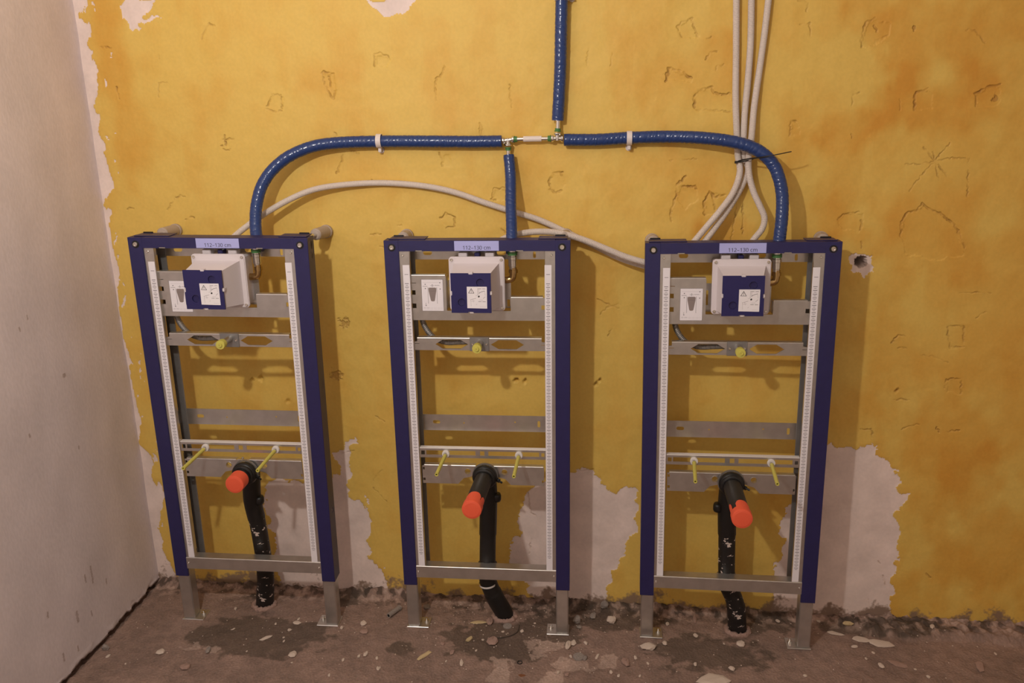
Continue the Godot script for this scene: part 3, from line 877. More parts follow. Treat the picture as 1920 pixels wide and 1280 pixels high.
func build_back_wall() -> void:
	var ragged := noise(0.045, 4, 41)
	var bare := stain_polys(PLASTER, 9.0, ragged)
	var scar_shapes := []
	for s in SCARS:
		scar_shapes.append(s[1])
	var scar := stain_polys(scar_shapes, 3.0, noise(0.06, 3, 42))
	var crack := PackedByteArray()
	crack.resize(TEX_W * TEX_H)
	var jit := noise(0.10, 3, 43)
	var ci := 0
	for c in CRACKS:
		ci += 1
		var pts: Array = c[2]
		for k in pts.size() - 1:
			var a := wall_px(pts[k])
			var b := wall_px(pts[k + 1])
			var steps := int(a.distance_to(b) * 1.6) + 2
			for q in steps:
				var p := a.lerp(b, float(q) / steps)
				p += Vector2(jit.get_noise_2d(p.x, p.y + ci * 37.0), jit.get_noise_2d(p.x + 500.0, p.y - ci * 37.0)) * 3.0
				var fade: float = 0.5 + 0.9 * jit.get_noise_2d(p.x * 0.35 + 90.0, p.y * 0.35)
				var rad: float = c[0] * (0.4 + 0.35 * jit.get_noise_2d(p.y, p.x)) + 0.15
				for dy in range(-3, 4):
					for dx in range(-3, 4):
						var x := int(p.x) + dx
						var y := int(p.y) + dy
						if x < 0 or y < 0 or x >= TEX_W or y >= TEX_H:
							continue
						var d := Vector2(x + 0.5, y + 0.5).distance_to(p)
						var s := clampf(1.0 - (d - rad) / 1.2, 0.0, 1.0) * fade * float(c[1])
						var at := y * TEX_W + x
						crack[at] = maxi(crack[at], int(clampf(s, 0.0, 1.0) * 255.0))
	for s in SMUDGES:
		var p := wall_px(Vector2(s[0], s[1]))
		var rx: float = s[2] * PPM
		var ry: float = s[3] * PPM
		for y in range(int(p.y - ry * 1.3), int(p.y + ry * 1.3)):
			for x in range(int(p.x - rx * 1.3), int(p.x + rx * 1.3)):
				var e := Vector2((x - p.x) / rx, (y - p.y) / ry).length() + 0.9 * jit.get_noise_2d(x, y)
				if e < 0.75:
					var at := y * TEX_W + x
					crack[at] = maxi(crack[at], int(clampf((0.75 - e) * 2.4, 0.0, 0.85) * 255.0))
	# broad orange clouds in the paint, at low size
	var cw := 256
	var chh := 171
	var cdata := PackedByteArray()
	cdata.resize(cw * chh)
	var cn := noise(0.035, 4, 44)
	for y in chh:
		for x in cw:
			var wx := TEX_X + 3.0 * (x + 0.5) / cw
			var wy := TEX_TOP - 2.0 * (y + 0.5) / chh
			var s := 0.05 + 0.32 * cn.get_noise_2d(x, y * 0.75)
			for c in CLOUDS:
				var e: float = Vector2((wx - c[0]) / c[2], (wy - c[1]) / c[3]).length() + 1.3 * cn.get_noise_2d(x * 1.5 + 40.0, y * 1.2) + 0.25 * cn.get_noise_2d(x * 5.0, y * 4.0)
				s += c[4] * 0.7 * smoothstep(1.45, 0.35, e)
			cdata[y * cw + x] = int(clampf(s, 0.0, 1.0) * 255.0)
	var cim := Image.create_from_data(cw, chh, false, Image.FORMAT_L8, cdata)
	cim.resize(TEX_W, TEX_H, Image.INTERPOLATE_CUBIC)
	var cloud := cim.get_data()
	var mid := noise(0.012, 4, 45).get_image(TEX_W, TEX_H).get_data()
	var fine := noise(0.11, 3, 46).get_image(TEX_W, TEX_H).get_data()
	var strn := noise(0.02, 3, 47)
	strn.domain_warp_enabled = true
	strn.domain_warp_amplitude = 40.0
	var streak := strn.get_image(TEX_W / 2, TEX_H / 8)
	streak.resize(TEX_W, TEX_H, Image.INTERPOLATE_CUBIC)
	var str_data := streak.get_data()
	var col := PackedByteArray()
	col.resize(TEX_W * TEX_H * 3)
	var bump := PackedByteArray()
	bump.resize(TEX_W * TEX_H)
	var k3 := 0
	for y in TEX_H:
		var wy := TEX_TOP - y / PPM
		for x in TEX_W:
			var k := y * TEX_W + x
			var m := mid[k] / 255.0
			var f := fine[k] / 255.0
			var t := clampf(cloud[k] / 255.0 + (m - 0.5) * 0.3 + (str_data[k] / 255.0 - 0.5) * 0.4, 0.0, 1.0)
			var tone := 0.982 + 0.036 * f
			var r := (225.0 - 13.0 * t) * tone
			var g := (187.0 - 36.0 * t) * tone
			var b := (92.0 - 38.0 * t) * tone
			var p := clampf((bare[k] / 255.0 - 0.4) * 5.0, 0.0, 1.0)
			if p > 0.0:
				var pt := tone * (0.95 + 0.1 * m)
				r += (234.0 * pt - r) * p
				g += (213.0 * pt - g) * p
				b += (204.0 * pt - b) * p
			var d := crack[k] / 255.0 * 0.34
			if wy < 0.12:
				# mortar dirt splashed on the foot of the wall, in blotches
				var e := (0.03 + (m - 0.5) * 0.14 + (f - 0.5) * 0.05 - wy) * 26.0
				if e > 0.0:
					e = minf(e, 0.9)
					r += (132.0 * tone - r) * e
					g += (108.0 * tone - g) * e
					b += (92.0 * tone - b) * e
			if d > 0.0:
				r += (128.0 - r) * d
				g += (80.0 - g) * d
				b += (38.0 - b) * d
			col[k3] = int(clampf(r, 0.0, 255.0))
			col[k3 + 1] = int(clampf(g, 0.0, 255.0))
			col[k3 + 2] = int(clampf(b, 0.0, 255.0))
			k3 += 3
			bump[k] = int(clampf(150.0 + (f - 0.5) * 5.0 + (m - 0.5) * 36.0 - crack[k] * 0.42 - p * 26.0 - scar[k] * 0.12, 0.0, 255.0))
	var wm := StandardMaterial3D.new()
	wm.albedo_texture = ImageTexture.create_from_image(Image.create_from_data(TEX_W, TEX_H, false, Image.FORMAT_RGB8, col))
	wm.roughness = 0.62
	wm.heightmap_enabled = true
	wm.heightmap_texture = ImageTexture.create_from_image(Image.create_from_data(TEX_W, TEX_H, false, Image.FORMAT_L8, bump))
	wm.heightmap_scale = 0.8
	# the uneven surface itself
	var xs := PackedFloat32Array()
	var ys := PackedFloat32Array()
	var x := -1.2
	while x < 2.45:
		xs.append(x)
		x += 0.0016 if absf(x - HOLES[0][0]) < 0.026 else (0.006 if x < 1.8 else 0.06)
	var yy := -0.1
	while yy < 2.76:
		ys.append(yy)
		yy += 0.0016 if absf(yy - HOLES[0][1]) < 0.026 else (0.006 if yy < 1.9 else 0.06)
	var wav := noise(2.2, 3, 51)
	var small := noise(14.0, 3, 52)
	var height := func(px: float, py: float) -> float:
		var z := 0.0035 * wav.get_noise_2d(px, py) + 0.0012 * small.get_noise_2d(px, py)
		var q := wall_px(Vector2(px, py))
		if q.x >= 0 and q.y >= 0 and q.x < TEX_W - 1 and q.y < TEX_H - 1:
			var at := int(q.y) * TEX_W + int(q.x)
			z -= 0.0012 * bare[at] / 255.0 + 0.0008 * scar[at] / 255.0
		for h in HOLES:
			var d := Vector2(px - h[0], py - h[1]).length()
			if d < h[2] * 1.6:
				z -= h[3] * smoothstep(h[2] * 1.15, h[2] * 0.8, d + 0.3 * h[2] * small.get_noise_2d(px * 9.0, py * 9.0))
		return z
	var uv := func(px: float, py: float) -> Vector2:
		return Vector2(pingpong((px - TEX_X) / 3.0, 1.0), pingpong((TEX_TOP - py) / (TEX_H / PPM), 1.0))
	var g := grid(xs, ys, func(a: float, b: float) -> Vector3: return Vector3(a, b, height.call(a, b)), uv, Vector3.BACK)
	g.box(Vector3(-1.4, -0.1, -0.3), Vector3(2.6, 2.8, -0.12), 0.0)
	struct("wall_back", g, wm)


func grid(us: PackedFloat32Array, vs: PackedFloat32Array, at: Callable, uv: Callable, out: Vector3) -> MB:
	var g := MB.new()
	var w := us.size()
	var h := vs.size()
	for j in h:
		for k in w:
			g.v.append(at.call(us[k], vs[j]))
			g.t.append(uv.call(us[k], vs[j]))
	for j in h:
		for k in w:
			var du := g.v[j * w + mini(k + 1, w - 1)] - g.v[j * w + maxi(k - 1, 0)]
			var dv := g.v[mini(j + 1, h - 1) * w + k] - g.v[maxi(j - 1, 0) * w + k]
			var nn := du.cross(dv).normalized()
			g.n.append(nn if nn.dot(out) > 0.0 else -nn)
	var flip := (g.v[1] - g.v[0]).cross(g.v[w] - g.v[0]).dot(out) < 0.0
	for j in h - 1:
		for k in w - 1:
			var o := j * w + k
			if flip:
				g.i.append_array([o, o + 1, o + w + 1, o, o + w + 1, o + w])
			else:
				g.i.append_array([o, o + w + 1, o + 1, o, o + w, o + w + 1])
	return g


func floor_height(x: float, z: float, a: FastNoiseLite, b: FastNoiseLite) -> float:
	var y := 0.0014 * a.get_noise_2d(x * 3.0, z * 3.0) + 0.0012 * b.get_noise_2d(x, z)
	# crumbled mortar along the foot of the back wall
	var r := 0.011 + 0.020 * maxf(0.0, a.get_noise_2d(x * 4.0, 3.0) + 0.25) + 0.006 * b.get_noise_2d(x * 2.0, z * 2.0)
	var wide := 0.05 + 0.03 * a.get_noise_2d(x * 5.0, 9.0)
	var led := smoothstep(1.0, 1.2, x)
	r = lerpf(r, 0.022 + 0.007 * b.get_noise_2d(x * 1.3, z * 1.3), led)
	wide = lerpf(wide, 0.10 + 0.015 * a.get_noise_2d(x * 6.0, 2.0), led)
	if z < wide:
		var s := clampf((wide - z) / (wide * lerpf(0.9, 0.3, led)), 0.0, 1.0)
		y += r * s * s * (3.0 - 2.0 * s) * (0.8 + 0.5 * b.get_noise_2d(x * 1.6, z * 1.6))
	# the broken joint along the left wall
	var d := x + 1.142 + 0.010 * a.get_noise_2d(z * 16.0, 1.0)
	if d < 0.007:
		y -= 0.022 * smoothstep(0.007, 0.0, d) * (0.55 + 0.7 * absf(a.get_noise_2d(z * 14.0, 5.0)))
	return y


func build_floor() -> void:
	var w := 2048
	var h := 512      # 3.0 m by 0.75 m
	var coarse := noise(0.006, 4, 61).get_image(w, h).get_data()
	var mid := noise(0.03, 4, 62).get_image(w, h).get_data()
	var fine := noise(0.16, 3, 63).get_image(w, h).get_data()
	var edge := noise(0.012, 4, 64)
	# damp dark stains: x, z, half width, half depth
	var stains := [[-0.80, 0.27, 0.10, 0.075], [-0.67, 0.26, 0.16, 0.10], [-0.56, 0.235, 0.09, 0.06], [0.04, 0.22, 0.165, 0.10], [0.16, 0.17, 0.12, 0.07], [0.66, 0.215, 0.155, 0.085], [-0.253, 0.28, 0.04, 0.03], [-0.47, 0.03, 0.06, 0.07], [0.34, 0.05, 0.18, 0.09], [0.83, 0.04, 0.12, 0.06], [1.2, 0.05, 0.2, 0.04]]
	# pale dried plaster: x, z, half width, half depth
	var pale := [[0.184, 0.234, 0.06, 0.045], [0.063, 0.345, 0.035, 0.05], [0.206, 0.36, 0.035, 0.04], [0.25, 0.3, 0.05, 0.03], [0.37, 0.27, 0.03, 0.03], [-0.83, 0.335, 0.05, 0.02]]
	var col := PackedByteArray()
	col.resize(w * h * 3)
	var bump := PackedByteArray()
	bump.resize(w * h)
	var k3 := 0
	for y in h:
		var wz := 0.75 * y / h - 0.02
		for x in w:
			var k := y * w + x
			var wx := TEX_X + 3.0 * x / w
			var c := coarse[k] / 255.0
			var m := mid[k] / 255.0
			var f := fine[k] / 255.0
			var tone := 0.78 + 0.2 * c + 0.18 * m + 0.16 * (f - 0.5)
			var r := 142.0 * tone
			var g := 117.0 * tone
			var b := 105.0 * tone
			var e := edge.get_noise_2d(x, y * 1.4)
			var dark := 0.0
			for s in stains:
				var ex: float = (wx - s[0]) / s[2]
				var ez: float = (wz - s[1]) / s[3]
				if ex * ex + ez * ez < 3.0:
					dark = maxf(dark, smoothstep(1.12, 0.88, sqrt(ex * ex + ez * ez) + 0.55 * e + (m - 0.5) * 0.5))
			var kd := 0.42 * dark
			r -= (r - 52.0) * kd
			g -= (g - 44.0) * kd
			b -= (b - 34.0) * kd
			var lit := 0.0
			for s in pale:
				var ex: float = (wx - s[0]) / s[2]
				var ez: float = (wz - s[1]) / s[3]
				if ex * ex + ez * ez < 3.0:
					lit = maxf(lit, smoothstep(1.1, 0.8, sqrt(ex * ex + ez * ez) + 1.1 * e + (m - 0.5) * 1.6))
			if wz < 0.09:
				# crumbled mortar in lighter and darker lumps
				lit = maxf(lit, smoothstep(0.56, 0.68, m) * smoothstep(0.10, 0.04, wz + (c - 0.5) * 0.06) * 0.7)
				var dk := smoothstep(0.46, 0.36, m) * smoothstep(0.09, 0.03, wz + (c - 0.5) * 0.08) * 0.5
				r -= (r - 48.0) * dk
				g -= (g - 38.0) * dk
				b -= (b - 30.0) * dk
			lit *= 0.75
			r += (188.0 * tone - r) * lit
			g += (162.0 * tone - g) * lit
			b += (148.0 * tone - b) * lit
			# grit in the screed
			var sp := smoothstep(0.80, 0.9, f) * 0.45
			r += (196.0 - r) * sp
			g += (172.0 - g) * sp
			b += (156.0 - b) * sp
			col[k3] = int(clampf(r, 0.0, 255.0))
			col[k3 + 1] = int(clampf(g, 0.0, 255.0))
			col[k3 + 2] = int(clampf(b, 0.0, 255.0))
			k3 += 3
			bump[k] = int(clampf(120.0 + (f - 0.5) * 60.0 + (m - 0.5) * 90.0 + lit * 25.0, 0.0, 255.0))
	var fm := StandardMaterial3D.new()
	fm.albedo_texture = ImageTexture.create_from_image(Image.create_from_data(w, h, false, Image.FORMAT_RGB8, col))
	fm.roughness = 0.85
	fm.heightmap_enabled = true
	fm.heightmap_texture = ImageTexture.create_from_image(Image.create_from_data(w, h, false, Image.FORMAT_L8, bump))
	fm.heightmap_scale = 0.9
	var xs := PackedFloat32Array()
	var zs := PackedFloat32Array()
	var x := -1.2
	while x < 2.45:
		xs.append(x)
		x += 0.0065 if x < 1.8 else 0.06
	var z := -0.03
	while z < 3.25:
		zs.append(z)
		z += 0.0045 if z < 0.16 else (0.008 if z < 0.7 else 0.06)
	var na := noise(1.0, 3, 71)
	var nb := noise(22.0, 3, 72)
	var g := grid(xs, zs, func(a: float, b: float) -> Vector3: return Vector3(a, floor_height(a, b, na, nb), b), func(a: float, b: float) -> Vector2: return Vector2(pingpong((a - TEX_X) / 3.0, 1.0), pingpong((b + 0.02) / 0.75, 1.0)), Vector3.UP)
	g.box(Vector3(-1.4, -0.3, -0.3), Vector3(2.6, -0.06, 3.4), 0.0)
	struct("floor", g, fm)


func build_other_walls() -> void:
	# left wall: smooth plaster, a little out of plumb, its foot broken above the floor joint
	var na := noise(1.6, 3, 81)
	var nb := noise(9.0, 3, 82)
	var ys := PackedFloat32Array()
	var zs := PackedFloat32Array()
	var y := -0.02
	while y < 2.76:
		ys.append(y)
		y += 0.006 if y < 0.1 else (0.02 if y < 1.9 else 0.1)
	var z := -0.02
	while z < 3.25:
		zs.append(z)
		z += 0.012 if z < 0.9 else 0.06
	var w := 1024
	var h := 1024
	var mid := noise(0.006, 4, 83).get_image(w, h).get_data()
	var fine := noise(0.09, 3, 84).get_image(w, h).get_data()
	var col := PackedByteArray()
	col.resize(w * h * 3)
	var bump := PackedByteArray()
	bump.resize(w * h)
	for k in w * h:
		var m := mid[k] / 255.0
		var f := fine[k] / 255.0
		var tone := 0.95 + 0.07 * m + 0.05 * (f - 0.5)
		col[k * 3] = int(minf(224.0 * tone, 255.0))
		col[k * 3 + 1] = int(minf(211.0 * tone, 255.0))
		col[k * 3 + 2] = int(minf(213.0 * tone, 255.0))
		bump[k] = int(128.0 + (f - 0.5) * 30.0 + (m - 0.5) * 60.0)
	# small specks and scuffs: z, y, length down, width (metres); the picture spans z 0..1 and y 0..2
	for s in [[0.436, 0.998, 0.006, 0.004], [0.40, 1.02, 0.006, 0.004], [0.30, 0.83, 0.004, 0.01], [0.33, 0.25, 0.05, 0.006], [0.36, 0.24, 0.02, 0.006], [0.42, 0.16, 0.03, 0.008], [0.50, 0.08, 0.02, 0.006], [0.47, 0.72, 0.005, 0.005], [0.29, 0.61, 0.005, 0.004], [0.36, 0.12, 0.012, 0.005], [0.53, 0.23, 0.012, 0.006], [0.27, 0.17, 0.012, 0.005], [0.44, 0.06, 0.012, 0.005], [0.55, 1.19, 0.005, 0.008]]:
		var px := Vector2(s[0] * w, (2.0 - s[1]) * 512.0)
		for dy in range(-2, int(s[2] * 512.0) + 2):
			for dx in range(-int(s[3] * w) - 1, int(s[3] * w) + 2):
				var e: float = absf(dx) / (s[3] * w) + 0.8 * nb.get_noise_2d(px.x * 0.1 + dx * 0.03, px.y + dy * 0.02) + 0.5 * nb.get_noise_2d(px.x + dx * 0.12, dy * 0.1)
				var at := (int(px.y) + dy) * w + int(px.x) + dx
				if e < 0.7 and at >= 0 and at < w * h:
					var a := 0.4 * clampf((0.7 - e) * 2.5, 0.0, 1.0)
					col[at * 3] = int(lerpf(col[at * 3], 118.0, a))
					col[at * 3 + 1] = int(lerpf(col[at * 3 + 1], 92.0, a))
					col[at * 3 + 2] = int(lerpf(col[at * 3 + 2], 78.0, a))
	var lm := StandardMaterial3D.new()
	lm.albedo_texture = ImageTexture.create_from_image(Image.create_from_data(w, h, false, Image.FORMAT_RGB8, col))
	lm.roughness = 0.5
	lm.heightmap_enabled = true
	lm.heightmap_texture = ImageTexture.create_from_image(Image.create_from_data(w, h, false, Image.FORMAT_L8, bump))
	lm.heightmap_scale = 0.25
	var at_left := func(b: float, a: float) -> Vector3:
		var xx := -1.142 - 0.0145 * a + 0.003 * na.get_noise_2d(a, b)
		var foot := maxf(0.0, 0.003 + 0.017 * nb.get_noise_2d(b * 1.7, 4.0))
		if a < foot:
			xx -= 0.03
		elif a < foot + 0.02:
			xx += 0.004 * nb.get_noise_2d(b * 2.0, a * 3.0)
		return Vector3(xx, a, b)
	var g := grid(zs, ys, at_left, func(b: float, a: float) -> Vector2: return Vector2(pingpong(b, 1.0), pingpong((2.0 - a) / 2.0, 1.0)), Vector3.RIGHT)
	g.box(Vector3(-1.5, -0.1, -0.3), Vector3(-1.26, 2.8, 3.4), 0.0)
	struct("wall_left", g, lm)
	struct("wall_right", MB.new().box(Vector3(2.4, -0.1, -0.3), Vector3(2.6, 2.8, 3.4), 0.0), M.plaster)
	struct("wall_front", MB.new().box(Vector3(-1.5, -0.1, 3.2), Vector3(2.6, 2.8, 3.4), 0.0), M.plaster)
	struct("ceiling", MB.new().box(Vector3(-1.5, 2.75, -0.3), Vector3(2.6, 2.95, 3.4), 0.0), M.plaster)


func build_lamp(at: Vector3, tint: Color, energy: float) -> void:
	var lamp := thing("pendant_lamp", "bare glowing bulb hanging on a black cord from the ceiling", "lamp")
	lamp.position = at
	var glow := mat(Color(1, 0.95, 0.9), 0.4)
	glow.emission_enabled = true
	glow.emission = tint
	glow.emission_energy_multiplier = 6.0
	var prof := []
	for k in 13:
		var a := PI * k / 12.0
		prof.append([maxf(0.0005, 0.034 * sin(a)), -0.034 * cos(a)])
	put("bulb", MB.new().lathe(prof, Transform3D.IDENTITY, 20, true), glow, lamp)
	var dark := mat(Color8(40, 38, 38), 0.5)
	put("socket", MB.new().lathe([[0.0, 0.034], [0.018, 0.034], [0.02, 0.05], [0.02, 0.085], [0.008, 0.1], [0.0, 0.1]], Transform3D.IDENTITY, 16), dark, lamp)
	put("cord", MB.new().lathe([[0.003, 0.1], [0.003, 2.75 - at.y]], Transform3D.IDENTITY, 8), dark, lamp)
	var l := OmniLight3D.new()
	l.name = "bulb_light"
	l.light_color = tint
	l.light_energy = energy
	l.light_size = 0.034
	l.omni_range = 12.0
	l.omni_attenuation = 2.0
	l.shadow_enabled = true
	lamp.add_child(l)


# ------------------------------------------------------------------ the mounting frames
func screw(parent: Node3D, called: String, x: float, y: float, z: float, r: float, material: Material) -> void:
	var xf := Transform3D(Basis(Vector3.RIGHT, PI * 0.5), Vector3(x, y, z))
	put(called, MB.new().lathe([[r, -0.001], [r, r * 0.35], [r * 0.8, r * 0.6], [r * 0.42, r * 0.62], [r * 0.36, r * 0.25], [0.0, r * 0.25]], xf, 14), material, parent)


func frame_things() -> void:
	# x, base height, z of the front, yaw, lean, roll; label; sticker drop; cover shift; end of the bolt sleeves; drain reach
	var poses := [
		{"p": Vector3(-0.7089, 0.0833, 0.1993), "r": Vector3(0.0200, 0.0188, 0.0029), "label": "blue urinal mounting frame nearest the left wall, short drain stub", "st": -0.0135, "cov": Vector3(-0.0105, 0.0, 0.08), "bend": 0.0},
		{"p": Vector3(0.0, 0.0779, 0.1740), "r": Vector3(0.0053, 0.0081, 0.0130), "label": "middle blue urinal mounting frame, below the pipe tee joint", "st": 0.0, "cov": Vector3(-0.005, -0.001, 0.08), "bend": -0.002},
		{"p": Vector3(0.7091, 0.0761, 0.1667), "r": Vector3(-0.0136, -0.0304, 0.0241), "label": "rightmost blue urinal mounting frame, below the bundle of conduits", "st": -0.016, "cov": Vector3(-0.003, -0.004, 0.068), "bend": -0.008},
	]
	for f in poses:
		var t := thing("urinal_frame", f.label, "mounting frame", "urinal mounting frames")
		t.basis = Basis(Vector3.UP, f.r.y) * Basis(Vector3.RIGHT, f.r.x) * Basis(Vector3.BACK, f.r.z)
		t.position = f.p
		build_frame(t, f)


func floor_below(t: Node3D, x: float, z: float) -> float:
	# the height, in the frame's own axes, at which the floor lies below that point
	var up := t.transform.basis.y
	return -(t.transform * Vector3(x, 0, z)).y / up.y


func build_frame(t: Node3D, f: Dictionary) -> void:
	# outer uprights and top rail, navy sheet steel
	for s in [-1.0, 1.0]:
		var m := MB.new()
		var xa: float = -0.25 if s < 0 else 0.21
		m.box(Vector3(xa, 0.0735, -0.0025), Vector3(xa + 0.04, 1.12, 0.0), 0.0012)
		m.box(Vector3(-0.212 if s < 0 else 0.21, 0.0735, -0.022), Vector3(-0.21 if s < 0 else 0.212, 1.09, -0.002), 0.0)
		# the outer side with its punched slots
		var side := MB.new().plate(rect(-50, 73.5, -1.0, 1120), [rect(-38, 1088, -24, 1108), oval(-30, 1068, 9, 14), rect(-36, 690, -28, 712), oval(-30, 670, 8, 8), oval(-30, 300, 9, 16)], 0.0, 0.002)
		var turn := Transform3D(Basis(Vector3(0, 0, 1), Vector3(0, 1, 0), Vector3(-1, 0, 0)), Vector3(-0.248 if s < 0 else 0.25, 0, 0))
		for k in side.v.size():
			m.v.append(turn * side.v[k])
			m.n.append(turn.basis * side.n[k])
			m.t.append(side.t[k])
		for k in side.i:
			m.i.append(k + m.v.size() - side.v.size())
		m.box(Vector3(xa + 0.001, 1.117, -0.05), Vector3(xa + 0.039, 1.1195, -0.002), 0.0008)
		put("upright", m, M.navy, t)
	var top := MB.new()
	top.plate([Vector2(-210.5, 1091), Vector2(-166, 1091), Vector2(-165, 1094), Vector2(-147, 1094), Vector2(-146, 1091), Vector2(106, 1091), Vector2(107, 1094), Vector2(125, 1094), Vector2(126, 1091), Vector2(210.5, 1091), Vector2(210.5, 1120), Vector2(-210.5, 1120)], [], -0.003, -0.0006)
	top.box(Vector3(-0.21, 1.1175, -0.05), Vector3(0.21, 1.12, -0.003), 0.0008)
	put("top_rail", top, M.navy, t)
	for tb in [[-0.156, 1.0925], [0.116, 1.0925]]:
		put("rail_tab", MB.new().box(Vector3(tb[0] - 0.009, tb[1] - 0.002, -0.012), Vector3(tb[0] + 0.009, tb[1] + 0.0012, -0.0015), 0.0006), M.zinc, t)
	# plates of the wall brackets lying on top
	put("bracket_plate", MB.new().box(Vector3(-0.24, 1.12, -0.066), Vector3(-0.14, 1.1225, -0.016), 0.0008), M.navy, t)
	put("bracket_plate", MB.new().box(Vector3(0.165, 1.12, -0.066), Vector3(0.242, 1.1225, -0.016), 0.0008), M.navy, t)
	for x in [-0.2285, 0.2285]:
		var b := put("corner_bolt", MB.new().lathe([[0.0064, 0.0], [0.0064, 0.003], [0.0054, 0.0042], [0.0028, 0.0042], [0.0024, 0.002], [0.0, 0.002]], Transform3D(Basis(Vector3.RIGHT, PI * 0.5), Vector3(x, 1.1015, 0.0004)), 18), M.chrome, t)
		put("washer", MB.new().lathe([[0.0064, 0.0004], [0.0102, 0.0004], [0.0102, -0.0006]], Transform3D(Basis(Vector3.RIGHT, PI * 0.5), Vector3(x, 1.1015, 0.0004)), 20), M.rubber, b)
	# galvanised angles with the paper rulers
	for s in [-1.0, 1.0]:
		var m := MB.new()
		var x0: float = -0.2105 if s < 0 else 0.1825
		m.box(Vector3(x0, 0.1, -0.0058), Vector3(x0 + 0.028, 1.0925, -0.004), 0.0006)
		var xi: float = -0.1843 if s < 0 else 0.1825
		m.box(Vector3(xi, 0.1, -0.018), Vector3(xi + 0.0018, 1.0925, -0.0045), 0.0005)
		var an := put("angle_strip", m, M.zinc, t)
		screw(an, "screw", -0.2005 if s < 0 else 0.2, 1.080, -0.004, 0.0036, M.chrome)
		var rx: float = -0.2022 if s < 0 else 0.1818
		var rm := MB.new()
		var a := Vector3(rx, 0.1297, -0.0034)
		var d := Vector3(rx + 0.0183, 1.0532, -0.0034)
		rm.quad(a, Vector3(d.x, a.y, a.z), d, Vector3(a.x, d.y, a.z), Vector3.BACK)
		rm.box(Vector3(a.x, a.y, -0.004), Vector3(d.x, d.y, -0.0036), 0.0)
		put("ruler_strip", rm, M.ruler, t)
		# galvanised back flange and the spacers that carry it
		var bx: float = -0.206 if s < 0 else 0.180
		put("back_flange", MB.new().box(Vector3(bx, 0.085, -0.0665), Vector3(bx + 0.026, 1.115, -0.0625), 0.001), M.zinc_dull, t)
		for y in [[1.062, 1.088], [0.90, 0.955], [0.556, 0.596], [0.41, 0.46], [0.104, 0.136]]:
			var sx: float = -0.204 if s < 0 else 0.202
			put("spacer", MB.new().box(Vector3(sx, y[0], -0.0625), Vector3(sx + 0.002, y[1], -0.006), 0.0), M.zinc_dull, t)
	put("back_rail", MB.new().plate(rect(-205, 1057.5, 205, 1115), [oval(-145, 1076, 25, 13), oval(151, 1070, 8, 18), oval(60, 1076, 25, 13)], -0.0685, -0.0665), M.zinc, t)
	put("back_crossbar", MB.new().plate(rect(-204, 551, 204, 600), [oval(-141, 577, 22, 11), oval(159, 575, 8, 20), oval(-60, 575, 5, 5), oval(90, 580, 5, 5)], -0.0685, -0.0665), M.zinc, t)
	# the valve panel
	var pan := MB.new()
	pan.plate([Vector2(-183, 898), Vector2(183, 898), Vector2(183, 961.7), Vector2(89, 961.7), Vector2(88.5, 925), Vector2(-87, 925), Vector2(-88, 1022.7), Vector2(-183, 1022.7)], [rect(-183.5 + 0.7, 969.5, -172, 982), rect(-182.5, 932, -171.5, 945), rect(-182.5, 1001.5, -169.5, 1003), rect(172, 929, 182, 941)], -0.014, -0.012)
	pan.fold(-0.183, -0.089, 1.0257, -0.012, 0.003)
	pan.fold(0.0895, 0.176, 0.9647, -0.012, 0.003)
	pan.box(Vector3(-0.183, 1.0237, -0.028), Vector3(-0.089, 1.0257, -0.015), 0.0)
	pan.box(Vector3(0.0895, 0.9627, -0.028), Vector3(0.176, 0.9647, -0.015), 0.0)
	pan.box(Vector3(-0.183, 0.898, -0.03), Vector3(0.183, 0.9, -0.0135), 0.0006)
	pan.box(Vector3(-0.0885, 0.926, -0.045), Vector3(-0.087, 1.02, -0.0135), 0.0)
	pan.box(Vector3(0.0885, 0.926, -0.045), Vector3(0.09, 0.96, -0.0135), 0.0)
	var pn := put("valve_panel", pan, M.zinc, t)
	put("box_shelf", MB.new().plate(rect(-86, 926, 87, 1004), [rect(-84, 944, -78, 985), rect(76, 930, 84, 950)], -0.046, -0.044), M.zinc, pn)
	var st := MB.new()
	var sy: float = f.st
	st.quad(Vector3(-0.1552, 0.924 + sy, -0.0113), Vector3(-0.0953, 0.924 + sy, -0.0113), Vector3(-0.0953, 1.0124 + sy, -0.0113), Vector3(-0.1552, 1.0124 + sy, -0.0113), Vector3.BACK)
	st.box(Vector3(-0.1552, 0.924 + sy, -0.012), Vector3(-0.0953, 1.0124 + sy, -0.0114), 0.0)
	put("setting_sticker", st, M.drop, pn)
	# flush box with its blue building-site cover
	var fb := MB.new()
	fb.plate(round_rect(-74.5, 929.5, 75, 1077, 9), [], -0.002, 0.004)
	fb.plate(round_rect(-72.5, 931.5, 73, 1075, 8), [], 0.004, 0.0065)
	var c: Vector3 = f.cov
	var cx := c.x
	var cy := 0.9965 + c.y
	var zz := c.z
	var base := [Vector3(-0.062, 0.94, 0.006), Vector3(0.061, 0.94, 0.006), Vector3(0.061, 1.06, 0.006), Vector3(-0.062, 1.06, 0.006)]
	var tip := [Vector3(cx - 0.049, cy - 0.049, zz), Vector3(cx + 0.049, cy - 0.049, zz), Vector3(cx + 0.049, cy + 0.049, zz), Vector3(cx - 0.049, cy + 0.049, zz)]
	for k in 4:
		var k1 := (k + 1) % 4
		fb.quad(base[k], base[k1], tip[k1], tip[k], (base[k] + base[k1]) * 0.5 - Vector3(0, 1.0, 0.006))
	fb.quad(tip[0], tip[1], tip[2], tip[3], Vector3.BACK)
	var box := put("flush_box", fb, M.box, t)
	put("housing", MB.new().box(Vector3(-0.069, 0.936, -0.058), Vector3(0.07, 1.071, -0.002), 0.004), M.box, box)
